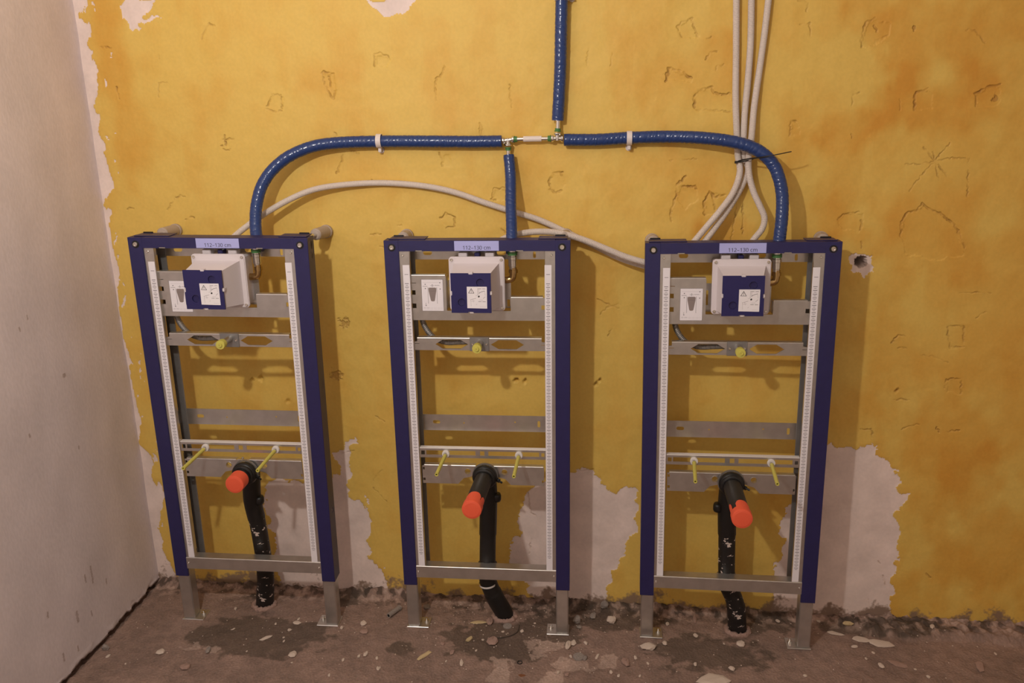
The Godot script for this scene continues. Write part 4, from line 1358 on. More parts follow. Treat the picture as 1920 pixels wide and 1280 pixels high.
	for q in [[-0.0385, 0.012], [0.0, 0.007], [0.034, 0.012]]:
		put("pipe_guide", MB.new().box(Vector3(q[0] - q[1], 1.071, -0.04), Vector3(q[0] + q[1], 1.086, -0.012), 0.002), M.navy if q[0] == 0.0 else M.box, box)
	for q in [[-0.0665, 1.069], [0.067, 1.069], [-0.0665, 0.9375], [0.067, 0.9375]]:
		screw(box, "screw", q[0], q[1], 0.0065, 0.0042, M.chrome)
	var cov := MB.new()
	var h := 52.5
	var ox := cx * 1000.0
	var oy := cy * 1000.0
	cov.plate([Vector2(ox - h, oy - h), Vector2(ox - 9, oy - h), Vector2(ox - 7, oy - h + 3), Vector2(ox + 5, oy - h + 3), Vector2(ox + 7, oy - h), Vector2(ox + h, oy - h), Vector2(ox + h, oy - 7), Vector2(ox + h - 3, oy - 5), Vector2(ox + h - 3, oy + 5), Vector2(ox + h, oy + 7), Vector2(ox + h, oy + h), Vector2(ox + 7, oy + h), Vector2(ox + 5, oy + h - 3), Vector2(ox - 5, oy + h - 3), Vector2(ox - 7, oy + h), Vector2(ox - h, oy + h), Vector2(ox - h, oy + 7), Vector2(ox - h + 3, oy + 5), Vector2(ox - h + 3, oy - 5), Vector2(ox - h, oy - 7)], [oval(ox + 24.5, oy + 28, 20, 20), oval(ox - 25, oy - 24, 20, 20)], zz + 0.0005, zz + 0.005)
	put("site_cover", cov, M.cover, box)
	for q in [[24.5, 28.0], [-25.0, -24.0]]:
		put("dimple", MB.new().lathe([[0.0098, 0.0], [0.0098, -0.003], [0.0, -0.0035]], Transform3D(Basis(Vector3.RIGHT, PI * 0.5), Vector3(cx + q[0] * 0.001, cy + q[1] * 0.001, zz + 0.0048)), 18), M.dimple, box)
	for q in [[0.0, 0.0515, 0.005, 0.003], [0.0, -0.0515, 0.005, 0.003], [0.0515, 0.0, 0.003, 0.0045], [-0.0515, 0.0, 0.003, 0.0045]]:
		put("cover_tab", MB.new().box(Vector3(cx + q[0] - q[2], cy + q[1] - q[3], zz - 0.01), Vector3(cx + q[0] + q[2], cy + q[1] + q[3], zz + 0.003), 0.0005), M.box, box)
	var ws := MB.new()
	var w0 := Vector3(cx - 0.0105, cy - 0.0395, zz + 0.0056)
	var w1 := Vector3(cx + 0.0415, cy + 0.0175, zz + 0.0056)
	ws.quad(w0, Vector3(w1.x, w0.y - 0.001, w0.z), Vector3(w1.x + 0.0005, w1.y - 0.001, w0.z), Vector3(w0.x + 0.0005, w1.y, w0.z), Vector3.BACK)
	ws.box(Vector3(w0.x, w0.y, zz + 0.005), Vector3(w1.x, w1.y, zz + 0.0054), 0.0)
	put("warning_sticker", ws, M.warning, box)
	# water connection beside the box
	var wf := Transform3D(Basis.IDENTITY, Vector3(0.094, 0, -0.03))
	var con := put("water_fitting", MB.new().lathe([[0.0, 1.09], [0.011, 1.09], [0.011, 1.073], [0.0125, 1.072], [0.0125, 1.064], [0.0115, 1.063], [0.0115, 1.046], [0.0095, 1.045], [0.0095, 1.038], [0.0, 1.038]], wf, 18), M.chrome, t)
	put("press_ring", MB.new().lathe([[0.0112, 1.076], [0.0132, 1.076], [0.0132, 1.085], [0.0112, 1.085]], wf, 18), M.green, con)
	var ep := curve([Vector3(0.0955, 1.042, -0.03), Vector3(0.0955, 1.025, -0.03), Vector3(0.092, 1.012, -0.03), Vector3(0.08, 1.008, -0.03), Vector3(0.066, 1.008, -0.03)], 0.003)
	put("elbow", MB.new().sweep(ep, func(_s: float, _a: float) -> float: return 0.0098, 16), M.brass, con)
	put("lock_nut", MB.new().lathe([[0.0098, 1.027], [0.0122, 1.027], [0.0122, 1.036], [0.0098, 1.036]], Transform3D(Basis.IDENTITY, Vector3(0.0955, 0, -0.03)), 6), M.brass, con)
	# flush pipe bar with two long hexagonal openings
	var hexes := []
	for hx in [-77.5, 77.5]:
		hexes.append([Vector2(hx - 46, 829.5), Vector2(hx - 25, 816.5), Vector2(hx + 25, 816.5), Vector2(hx + 46, 829.5), Vector2(hx + 25, 842.5), Vector2(hx - 25, 842.5)])
	var fbm := MB.new()
	fbm.plate([Vector2(-183, 812), Vector2(183, 812), Vector2(183, 836), Vector2(172, 838), Vector2(172, 846), Vector2(-174, 846), Vector2(-174, 838), Vector2(-183, 836)], hexes + [rect(-182, 830, -168, 831.5), rect(170, 828, 182, 829.5)], -0.014, -0.012)
	fbm.fold(-0.174, 0.172, 0.849, -0.012, 0.003)
	fbm.box(Vector3(-0.174, 0.847, -0.03), Vector3(0.172, 0.849, -0.015), 0.0)
	fbm.box(Vector3(-0.183, 0.812, -0.026), Vector3(0.183, 0.8138, -0.0135), 0.0006)
	var bar := put("flush_bar", fbm, M.zinc, t)
	put("centre_plate", MB.new().box(Vector3(-0.027, 0.8105, -0.012), Vector3(0.027, 0.8505, -0.0095), 0.0008), M.zinc_dull, bar)
	screw(bar, "screw", -0.0195, 0.831, -0.0095, 0.0036, M.chrome)
	screw(bar, "screw", 0.0195, 0.831, -0.0095, 0.0036, M.chrome)
	var ax := Transform3D(Basis(Vector3.RIGHT, PI * 0.5), Vector3(0.001, 0.8355, 0.0))
	var stub := put("flush_stub", MB.new().lathe([[0.0, -0.03], [0.0092, -0.03], [0.0092, 0.046], [0.0, 0.046]], ax, 20), M.zinc, t)
	put("stub_cap", MB.new().lathe([[0.0094, 0.036], [0.0128, 0.036], [0.0130, 0.05], [0.0124, 0.053], [0.0058, 0.053], [0.0055, 0.057], [0.002, 0.057], [0.0018, 0.055], [0.0, 0.055]], ax, 22), M.yellow, stub)
	var hp := curve([Vector3(-0.006, 0.833, -0.034), Vector3(-0.03, 0.831, -0.036), Vector3(-0.06, 0.829, -0.038), Vector3(-0.1, 0.827, -0.042), Vector3(-0.135, 0.84, -0.046), Vector3(-0.158, 0.87, -0.048), Vector3(-0.168, 0.905, -0.05)], 0.002)
	put("flush_hose", MB.new().sweep(hp, func(s: float, _a: float) -> float: return 0.0105 if s < 0.022 else (0.0085 if s < 0.03 else 0.0078 + 0.0007 * sin(s * 1400.0)), 14), M.zinc_dull, stub)
	# printed fixing rail with the bolts for the bowl
	var rail := MB.new()
	rail.plate(rect(-182, 491, 182, 519.5), [rect(-178, 499.5, -167, 512), rect(-163, 499.5, -20, 513), rect(-7, 499.5, 6, 513), rect(17, 499.5, 163, 513), rect(169, 500, 178, 511)], -0.008, -0.0062)
	rail.box(Vector3(-0.182, 0.491, -0.014), Vector3(0.182, 0.4925, -0.0065), 0.0)
	var rl := put("fixing_rail", rail, M.zinc, t)
	var tape := MB.new().box(Vector3(-0.182, 0.5185, -0.022), Vector3(0.182, 0.521, -0.0055), 0.0006)
	put("rail_ruler", tape, M.rail, rl)
	for s in [-1.0, 1.0]:
		var xf := Transform3D(Basis(Vector3.RIGHT, PI * 0.5), Vector3(s * 0.1052, 0.5045, -0.006))
		var disc := put("bowl_bolt", MB.new().lathe([[0.0, -0.012], [0.004, -0.012], [0.004, 0.0], [0.0108, 0.0], [0.0112, 0.002], [0.0112, 0.005], [0.0102, 0.008], [0.0066, 0.008], [0.006, 0.006], [0.0, 0.006]], xf, 22), M.white, t)
		var tip_at := Vector3(s * 0.1052 + f.bend, 0.5045, 0.137)
		var start := Vector3(s * 0.1052, 0.5045, -0.002)
		var sl := along(start, tip_at)
		var len := start.distance_to(tip_at)
		put("sleeve", MB.new().lathe([[0.0056, 0.012], [0.0052, 0.03], [0.0050, len], [0.0028, len], [0.0026, len - 0.02], [0.0, len - 0.02]], sl, 16), M.yellow, disc)
		put("thread", MB.new().lathe([[0.0042, 0.0], [0.0042, 0.016]], sl, 12), M.chrome, disc)
	# drain plate
	var hole_l := oval(-45, 447, 17, 17)
	var hole_r := oval(62, 447, 17, 17)
	var dp := MB.new()
	dp.plate([Vector2(-178, 407), Vector2(-74, 407), Vector2(-58, 425), Vector2(-34, 431), Vector2(-24, 452), Vector2(0, 461), Vector2(28, 452), Vector2(40, 431), Vector2(64, 425), Vector2(80, 407), Vector2(176, 407), Vector2(176, 463), Vector2(-178, 463)], [hole_l, hole_r, rect(-177, 416, -170, 424), rect(-177, 450, -171, 458), rect(170, 416, 175, 424)], -0.014, -0.012)
	for e in [[-0.172, -0.022], [0.018, 0.174]]:
		dp.fold(e[0], e[1], 0.466, -0.012, 0.003)
		dp.box(Vector3(e[0], 0.464, -0.028), Vector3(e[1], 0.466, -0.015), 0.0)
	dp.box(Vector3(-0.02, 0.4625, -0.02), Vector3(0.016, 0.4645, -0.0115), 0.0006)
	var dpl := put("drain_plate", dp, M.zinc, t)
	screw(dpl, "screw", -0.002, 0.469, -0.016, 0.0036, M.chrome)
	for ring in [[-0.045, 0.447], [0.062, 0.447]]:
		put("hole_rim", MB.new().lathe([[0.0085, -0.012], [0.0085, 0.001], [0.0098, 0.001], [0.0098, -0.002]], Transform3D(Basis(Vector3.RIGHT, PI * 0.5), Vector3(ring[0], ring[1], -0.012)), 18), M.zinc, dpl)
	# bottom rail
	var br := MB.new()
	br.box(Vector3(-0.211, 0.1005, -0.0038), Vector3(0.211, 0.136, -0.0008), 0.0)
	br.fold(-0.211, 0.211, 0.139, -0.0008, 0.003)
	br.box(Vector3(-0.205, 0.137, -0.032), Vector3(0.205, 0.139, -0.0038), 0.0)
	var bt := put("bottom_rail", br, M.zinc, t)
	screw(bt, "screw", -0.204, 0.12, -0.0008, 0.003, M.chrome)
	screw(bt, "screw", 0.204, 0.12, -0.0008, 0.003, M.chrome)
	# telescopic legs
	for s in [-1.0, 1.0]:
		var fl := floor_below(t, s * 0.228, -0.025)
		var x0: float = -0.2465 if s < 0 else 0.2095
		var leg := put("leg", MB.new().box(Vector3(x0, fl + 0.003, -0.044), Vector3(x0 + 0.037, 0.12, -0.0045), 0.003), M.zinc, t)
		var f0: float = -0.249 if s < 0 else 0.181
		put("foot_plate", MB.new().box(Vector3(f0, fl, -0.052), Vector3(f0 + 0.068, fl + 0.0035, 0.001), 0.001), M.zinc, leg)
		var bx: float = -0.193 if s < 0 else 0.193
		put("foot_bolt", MB.new().lathe([[0.007, 0.0], [0.007, 0.005], [0.0035, 0.005], [0.0035, 0.012], [0.0, 0.012]], Transform3D(Basis.IDENTITY, Vector3(bx, fl + 0.0035, -0.03)), 6), M.chrome, leg)
	# wall anchors: a bolt into a plastic sleeve that meets the wall
	for s in [-1.0, 1.0]:
		var near := Vector3(s * 0.222, 1.112, -0.062)
		var w := t.transform * near
		var end := t.transform.affine_inverse() * Vector3(w.x + (0.012 if s > 0 else -0.004), w.y - 0.004, 0.0)
		var xf := along(near, end)
		var len := near.distance_to(end)
		var sleeve := maxf(len * 0.55, 0.04)
		var anchor := put("wall_anchor", MB.new().lathe([[0.0, len - sleeve], [0.0125, len - sleeve], [0.0165, len - sleeve + 0.004], [0.0175, len - 0.014], [0.0195, len - 0.012], [0.0195, len - 0.003], [0.018, len + 0.002]], xf, 20), M.anchor, t)
		put("bolt", MB.new().lathe([[0.0, -0.012], [0.0095, -0.012], [0.0095, -0.004], [0.0055, -0.004], [0.0055, len - sleeve + 0.002]], xf, 10), M.chrome, anchor)
		put("bracket", MB.new().box(Vector3(near.x - 0.014, 1.09, -0.064), Vector3(near.x + 0.014, 1.126, -0.06), 0.001), M.rubber, anchor)
	# height label, folded over the top rail
	var lab := put("height_label", MB.new().box(Vector3(-0.0585, 1.0925, -0.0005), Vector3(0.061, 1.1185, 0.0002), 0.0), M.lilac, t)
	var tm := TextMesh.new()
	var font := SystemFont.new()
	font.font_names = PackedStringArray(["Droid Sans"])
	tm.font = font
	tm.text = "112–130 cm"
	tm.font_size = 48
	tm.pixel_size = 0.001
	tm.depth = 0.0
	var bb := tm.get_aabb()
	var k := 0.0735 / bb.size.x
	var letters := put("lettering", tm, M.ink, lab)
	letters.scale = Vector3(k, k, 1.0)
	letters.position = Vector3(0.0015 - (bb.position.x + bb.size.x * 0.5) * k, 1.1005 - (bb.position.y + bb.size.y * 0.5) * k, 0.0005)


# ------------------------------------------------------------------ water pipes
func hose_shape(points: Array, r: float, sd: int) -> MB:
	var f := noise(60.0, 2, sd)
	var path := curve(points, 0.0025)
	return MB.new().sweep(path, func(s: float, a: float) -> float:
		var fold := absf(sin(s * 240.0 + a + 3.0 * f.get_noise_2d(s * 0.35, a * 0.004)))
		return r * (1.0 - 0.055 * pow(1.0 - fold, 3.0) + 0.03 * f.get_noise_2d(s * 1.2, a * 0.02)), 24)


func to_ceiling(points: Array) -> Array:
	# the run goes on up the wall, out of the picture
	var top: Vector3 = points[0]
	return [Vector3(top.x, 2.74, top.z), Vector3(top.x, 2.3, top.z)] + points


func pipe_things() -> void:
	var g := "blue insulated water pipes"
	tag(put("insulated_pipe", hose_shape(HOSE_L, 0.0165, 91), M.hose), "blue insulated pipe curving down to the frame nearest the left wall", "pipe", g)
	tag(put("insulated_pipe", hose_shape(HOSE_M, 0.0155, 92), M.hose), "short blue insulated pipe dropping to the middle frame", "pipe", g)
	tag(put("insulated_pipe", hose_shape(HOSE_R, 0.0165, 93), M.hose), "blue insulated pipe curving in front of the conduits to the right frame", "pipe", g)
	tag(put("insulated_pipe", hose_shape(to_ceiling(RISER), 0.0165, 94), M.hose), "vertical blue insulated pipe coming down from the top", "pipe", g)
	var z := 0.022
	# tee over the middle frame
	var a := Vector3(0.0562, 1.4512, z)
	var b := Vector3(0.1915, 1.4555, z)
	var t := thing("pipe_tee", "chrome tee fitting above the middle frame's blue pipe", "pipe fitting", "chrome tee fittings")
	tee(t, a, Vector3(0.0415, 1.4495, z), Vector3(0.0715, 1.4535, z), Vector3(0.0563, 1.4365, z))
	ring(t, Vector3(0.0725, 1.4535, z), Vector3(0.0815, 1.4538, z))
	ring(t, Vector3(0.0563, 1.4325, z), Vector3(0.0567, 1.4235, z))
	put("sleeve", MB.new().lathe([[0.0062, 0.0], [0.0062, 0.02]], along(Vector3(0.0815, 1.4538, z), Vector3(0.1, 1.4543, z)), 14), M.chrome, t)
	put("sleeve", MB.new().lathe([[0.0062, 0.0], [0.0062, 0.018]], along(Vector3(0.0567, 1.4245, z), Vector3(0.057, 1.41, z)), 14), M.chrome, t)
	t = thing("pipe_tee", "chrome tee fitting below the vertical blue pipe", "pipe fitting", "chrome tee fittings")
	tee(t, b, Vector3(0.1755, 1.4555, z), Vector3(0.2065, 1.4555, z), Vector3(0.1918, 1.4705, z))
	ring(t, Vector3(0.1742, 1.4555, z), Vector3(0.1652, 1.4553, z))
	ring(t, Vector3(0.192, 1.4735, z), Vector3(0.1925, 1.4825, z))
	put("sleeve", MB.new().lathe([[0.0062, 0.0], [0.0062, 0.019]], along(Vector3(0.1655, 1.4553, z), Vector3(0.147, 1.455, z)), 14), M.chrome, t)
	put("sleeve", MB.new().lathe([[0.0064, 0.0], [0.0064, 0.028]], along(Vector3(0.1925, 1.482, z), Vector3(0.1932, 1.51, z)), 14), M.chrome, t)
	var link := MB.new().lathe([[0.0, 0.0], [0.0078, 0.0], [0.0078, 0.05], [0.0, 0.05]], along(Vector3(0.0983, 1.4541, z), Vector3(0.1483, 1.4551, z)), 16)
	tag(put("pipe_link", link, M.clip), "short bare white pipe between the two chrome tees", "pipe")
	clip(Vector3(-0.305, 1.4495, z), Vector3(1, 0.01, 0), "white plastic clip on the long left blue pipe")
	clip(Vector3(0.386, 1.4565, z), Vector3(1, 0.01, 0), "white plastic clip on the blue pipe right of the tees")
	clip(Vector3(0.1988, 1.812, z), Vector3(0, 1, 0), "white plastic clip on the vertical blue pipe at the top")


func tee(t: Node3D, c: Vector3, l: Vector3, r: Vector3, d: Vector3) -> void:
	var m := MB.new()
	for e in [l, r, d]:
		var len := c.distance_to(e)
		m.lathe([[0.0, -0.006], [0.0062, -0.005], [0.0062, len * 0.6], [0.0085, len * 0.62], [0.0102, len * 0.8], [0.0102, len], [0.0, len]], along(c, e), 16)
	put("body", m, M.chrome, t)


func ring(t: Node3D, from: Vector3, to: Vector3) -> void:
	var len := from.distance_to(to)
	put("press_ring", MB.new().lathe([[0.0, 0.0], [0.0092, 0.0], [0.0092, len * 0.3], [0.0078, len * 0.4], [0.0078, len], [0.0, len]], along(from, to), 16), M.green, t)


func clip(at: Vector3, dir: Vector3, label: String) -> void:
	var t := thing("pipe_clip", label, "pipe clip", "white pipe clips")
	dir = dir.normalized()
	var x := along(at - dir * 0.007, at + dir * 0.007)
	put("strap", MB.new().lathe([[0.0172, 0.0], [0.0192, 0.0], [0.0192, 0.014], [0.0172, 0.014]], x, 24), M.clip, t)
	var down := Vector3(0, -1, 0) if absf(dir.x) > 0.5 else Vector3(1, 0, 0)
	var q := at + down * 0.0185
	put("tail", MB.new().box(Vector3(q.x - 0.0045, q.y - 0.012, 0.008) if absf(dir.x) > 0.5 else Vector3(q.x, q.y - 0.0045, 0.008), Vector3(q.x + 0.0045, q.y + 0.002, 0.022) if absf(dir.x) > 0.5 else Vector3(q.x + 0.012, q.y + 0.0045, 0.022), 0.001), M.clip, t)
	put("foot", MB.new().lathe([[0.0, -0.004], [0.0085, -0.004], [0.0085, 0.003], [0.0035, 0.003], [0.0035, 0.014], [0.0, 0.014]], Transform3D(Basis(Vector3.RIGHT, PI * 0.5), Vector3(at.x, at.y, 0.0) + down * 0.026), 14), M.clip, t)


# ------------------------------------------------------------------ conduits
func conduit_shape(points: Array, r: float) -> MB:
	var path := curve(points, 0.00088)
	return MB.new().sweep(path, func(s: float, _a: float) -> float: return r * (1.0 + 0.06 * sin(s * TAU / 0.0030)), 12)


func conduit_things() -> void:
	var g := "corrugated grey conduits"
	var data := [
		[CON1, 0.0086, "leftmost corrugated conduit of the bundle running up to the top"],
		[CON2, 0.0086, "middle corrugated conduit of the bundle running up to the top"],
		[CON3, 0.0086, "rightmost conduit of the bundle, bending right above the right frame"],
		[CON4, 0.0086, "long corrugated conduit arching over from the left frame to the right frame"],
		[CON5, 0.0088, "corrugated conduit leaving the middle frame towards the right frame"],
	]
	for d in data:
		tag(put("corrugated_conduit", conduit_shape(to_ceiling(d[0]) if d[0][0].y > 1.7 else d[0], d[1]), M.conduit), d[2], "conduit", g)
	var tie := thing("cable_tie", "black cable tie round the conduit bundle with a long loose tail", "cable tie")
	var loop := []
	for k in 13:
		var a := TAU * k / 12.0 + 2.6
		loop.append(Vector3(0.6945 + 0.0225 * cos(a), 1.3975 + 0.004 * cos(a), 0.0205 + 0.0195 * sin(a)))
	put("loop", MB.new().sweep(curve(loop, 0.003), func(_s: float, _a: float) -> float: return 0.0016, 6), M.black, tie)
	var tail := [Vector3(0.673, 1.394, 0.031), Vector3(0.684, 1.4, 0.043), Vector3(0.70, 1.404, 0.06), Vector3(0.735, 1.4115, 0.095), Vector3(0.765, 1.418, 0.105), Vector3(0.798, 1.4245, 0.1)]
	put("tail", MB.new().sweep(curve(tail, 0.003), func(s: float, _a: float) -> float: return 0.0019 if s < 0.10 else 0.0013, 6), M.black, tie)
	put("head", MB.new().box(Vector3(0.668, 1.390, 0.027), Vector3(0.675, 1.397, 0.035), 0.001), M.black, tie)


# ------------------------------------------------------------------ drains
func drain_things() -> void:
	var spec := [
		[DRAIN_A, 0, 0.075, 0.008, 0.430, "black drain pipe splashed with plaster, short stub with orange cap", true, 0.0],
		[DRAIN_B, 1, 0.205, 0.007, 0.440, "clean black drain pipe of the middle frame with orange cap", false, -0.010],
		[DRAIN_C, 2, 0.215, -0.001, 0.442, "black drain pipe of the right frame with torn orange cap", true, 0.0],
	]
	for s in spec:
		var fr: Node3D = get_node("urinal_frame" if s[1] == 0 else "urinal_frame_%03d" % s[1])
		var xf := fr.transform
		var t := thing("drain_pipe", s[5], "drain pipe", "black drain pipes")
		var c: Vector3 = xf * Vector3(s[3], s[4], -0.03)
		var front: Vector3 = xf * Vector3(s[3] + s[7], s[4], s[2])
		var pts: Array = s[0].duplicate()
		var last: Vector3 = pts[pts.size() - 1]
		pts.append(last + (last - pts[pts.size() - 2]).normalized() * 0.03 + Vector3(0, -0.045, 0))
		# elbow: up from the fall pipe and out towards the room
		var up: Vector3 = pts[0]
		var elbow := [pts[1], up, up + Vector3((c.x - up.x) * 0.6, (c.y - up.y) * 0.62, (c.z - up.z) * 0.35), c + Vector3(0, -0.008, -0.004), xf * Vector3(s[3], s[4], 0.0), xf * Vector3(s[3] + s[7] * 0.3, s[4], 0.03)]
		put("elbow", MB.new().sweep(curve(elbow, 0.004), func(_q: float, _a: float) -> float: return 0.0262, 24), M.rubber, t)
		put("fall_pipe", MB.new().sweep(curve(pts, 0.006), func(q: float, _a: float) -> float: return 0.0245 if q < 0.225 else (0.0295 if q < 0.25 else (0.0262 if q < 0.335 else 0.0278)), 24), M.splashed if s[6] else M.black, t)
		# mortar rim where the pipe goes into the floor
		var rim := MB.new()
		var rim_path := []
		for k in 15:
			var a := TAU * k / 14.0
			rim_path.append(Vector3(last.x + 0.033 * cos(a), 0.002, last.z + 0.006 + 0.028 * sin(a)))
		var rn := noise(40.0, 2, 300 + int(s[1]))
		rim.sweep(curve(rim_path, 0.006), func(q: float, a: float) -> float: return 0.0075 + 0.005 * rn.get_noise_2d(q * 2.0, a * 0.02), 10)
		put("mortar_rim", rim, M.chip_pink, t)
		if s[1] == 1:
			var m0: Vector3 = pts[2]
			put("tape_mark", MB.new().lathe([[0.0266, 0.0], [0.0268, 0.0], [0.0268, 0.006], [0.0266, 0.006]], along(m0 + Vector3(0, -0.03, 0), m0 + Vector3(0.002, -0.05, -0.001)), 24), M.white, t)
		var fp := along(xf * Vector3(s[3], s[4], 0.0), front)
		var len := (xf * Vector3(s[3], s[4], 0.0)).distance_to(front)
		put("outlet_pipe", MB.new().lathe([[0.0245, 0.0], [0.0245, len], [0.022, len]], fp, 28), M.black, t)
		var cl := put("seal", MB.new().lathe([[0.026, 0.0], [0.033, 0.0], [0.0355, 0.004], [0.0355, 0.012], [0.033, 0.016], [0.031, 0.018], [0.031, 0.024], [0.0262, 0.026], [0.0245, 0.026]], fp, 30), M.rubber, t)
		put("clamp_band", MB.new().lathe([[0.0345, 0.0], [0.0375, 0.0], [0.0375, -0.007], [0.0345, -0.007]], fp, 30), M.zinc_dull, cl)
		var bolt_at: Vector3 = xf * Vector3(s[3] + 0.038, s[4] - 0.012, 0.004)
		put("clamp_bolt", MB.new().lathe([[0.0, -0.004], [0.006, -0.004], [0.006, 0.004], [0.003, 0.004], [0.003, 0.014], [0.0, 0.014]], along(bolt_at, bolt_at + Vector3(0.7, -0.2, 0.4)), 8), M.rubber, cl)
		var side: float = 0.024 if s[1] < 2 else -0.026
		var nub: Vector3 = up + Vector3(side, 0.0, 0.004)
		put("socket_lip", MB.new().lathe([[0.0, -0.012], [0.012, -0.012], [0.014, -0.006], [0.014, 0.006], [0.012, 0.012], [0.0, 0.012]], along(nub, nub + Vector3.UP), 14, true), M.rubber, t)
		# orange plug, with a flap standing up where it was cut
		var cap := MB.new()
		var depth := 0.034 if s[1] == 0 else 0.02
		cap.lathe([[0.0248, len - depth], [0.0268, len - depth + 0.001], [0.0268, len + 0.002], [0.0258, len + 0.0045], [0.02, len + 0.006], [0.0, len + 0.0068]], fp, 30)
		if s[1] > 0:
			for q in ([[1.55, 0.8, 0.03], [2.75, 0.32, 0.024]] if s[1] == 1 else [[1.75, 0.7, 0.032], [0.35, 0.2, 0.036]]):
				var seg := 8
				for k in seg:
					var a0: float = q[0] + (float(k) / seg - 0.5) * q[1] * 2.0
					var a1: float = q[0] + (float(k + 1) / seg - 0.5) * q[1] * 2.0
					var h0: float = q[2] * (1.0 - pow(absf(float(k) / seg - 0.5) * 2.0, 4.0) * 0.5)
					var h1: float = q[2] * (1.0 - pow(absf(float(k + 1) / seg - 0.5) * 2.0, 4.0) * 0.5)
					var d0 := Vector3(cos(a0), 0, sin(a0))
					var d1 := Vector3(cos(a1), 0, sin(a1))
					for rr in [0.0268, 0.0252]:
						cap.quad(fp * (d0 * rr + Vector3(0, len - depth + 0.001, 0)), fp * (d1 * rr + Vector3(0, len - depth + 0.001, 0)), fp * (d1 * rr + Vector3(0, len - depth - h1, 0)), fp * (d0 * rr + Vector3(0, len - depth - h0, 0)), fp.basis * d0 * (1.0 if rr > 0.026 else -1.0))
		put("orange_plug", cap, M.orange, t)


# ------------------------------------------------------------------ rubble on the floor
func lump(sd: int, flat: float) -> ArrayMesh:
	# an irregular broken piece, about one metre across before scaling, resting on y = 0
	var r := RandomNumberGenerator.new()
	r.seed = sd
	var m := MB.new()
	var rings := 4
	var seg := 7
	var pts := []
	for j in rings + 1:
		var row := []
		var a := PI * j / rings
		for k in seg:
			var b := TAU * (k + 0.5 * (j % 2)) / seg
			var q := 0.5 * (0.72 + 0.45 * r.randf())
			row.append(Vector3(sin(a) * cos(b) * q, (0.5 - 0.5 * cos(a)) * flat * (0.8 + 0.3 * r.randf()), sin(a) * sin(b) * q))
		pts.append(row)
	for j in rings:
		for k in seg:
			var p: Vector3 = pts[j][k]
			var q: Vector3 = pts[j][(k + 1) % seg]
			var u: Vector3 = pts[j + 1][k]
			var w: Vector3 = pts[j + 1][(k + 1) % seg]
			var c := Vector3(0, flat * 0.5, 0)
			m.tri(p, q, u, (p + q + u) / 3.0 - c)
			m.tri(q, w, u, (q + w + u) / 3.0 - c)
	return m.mesh()


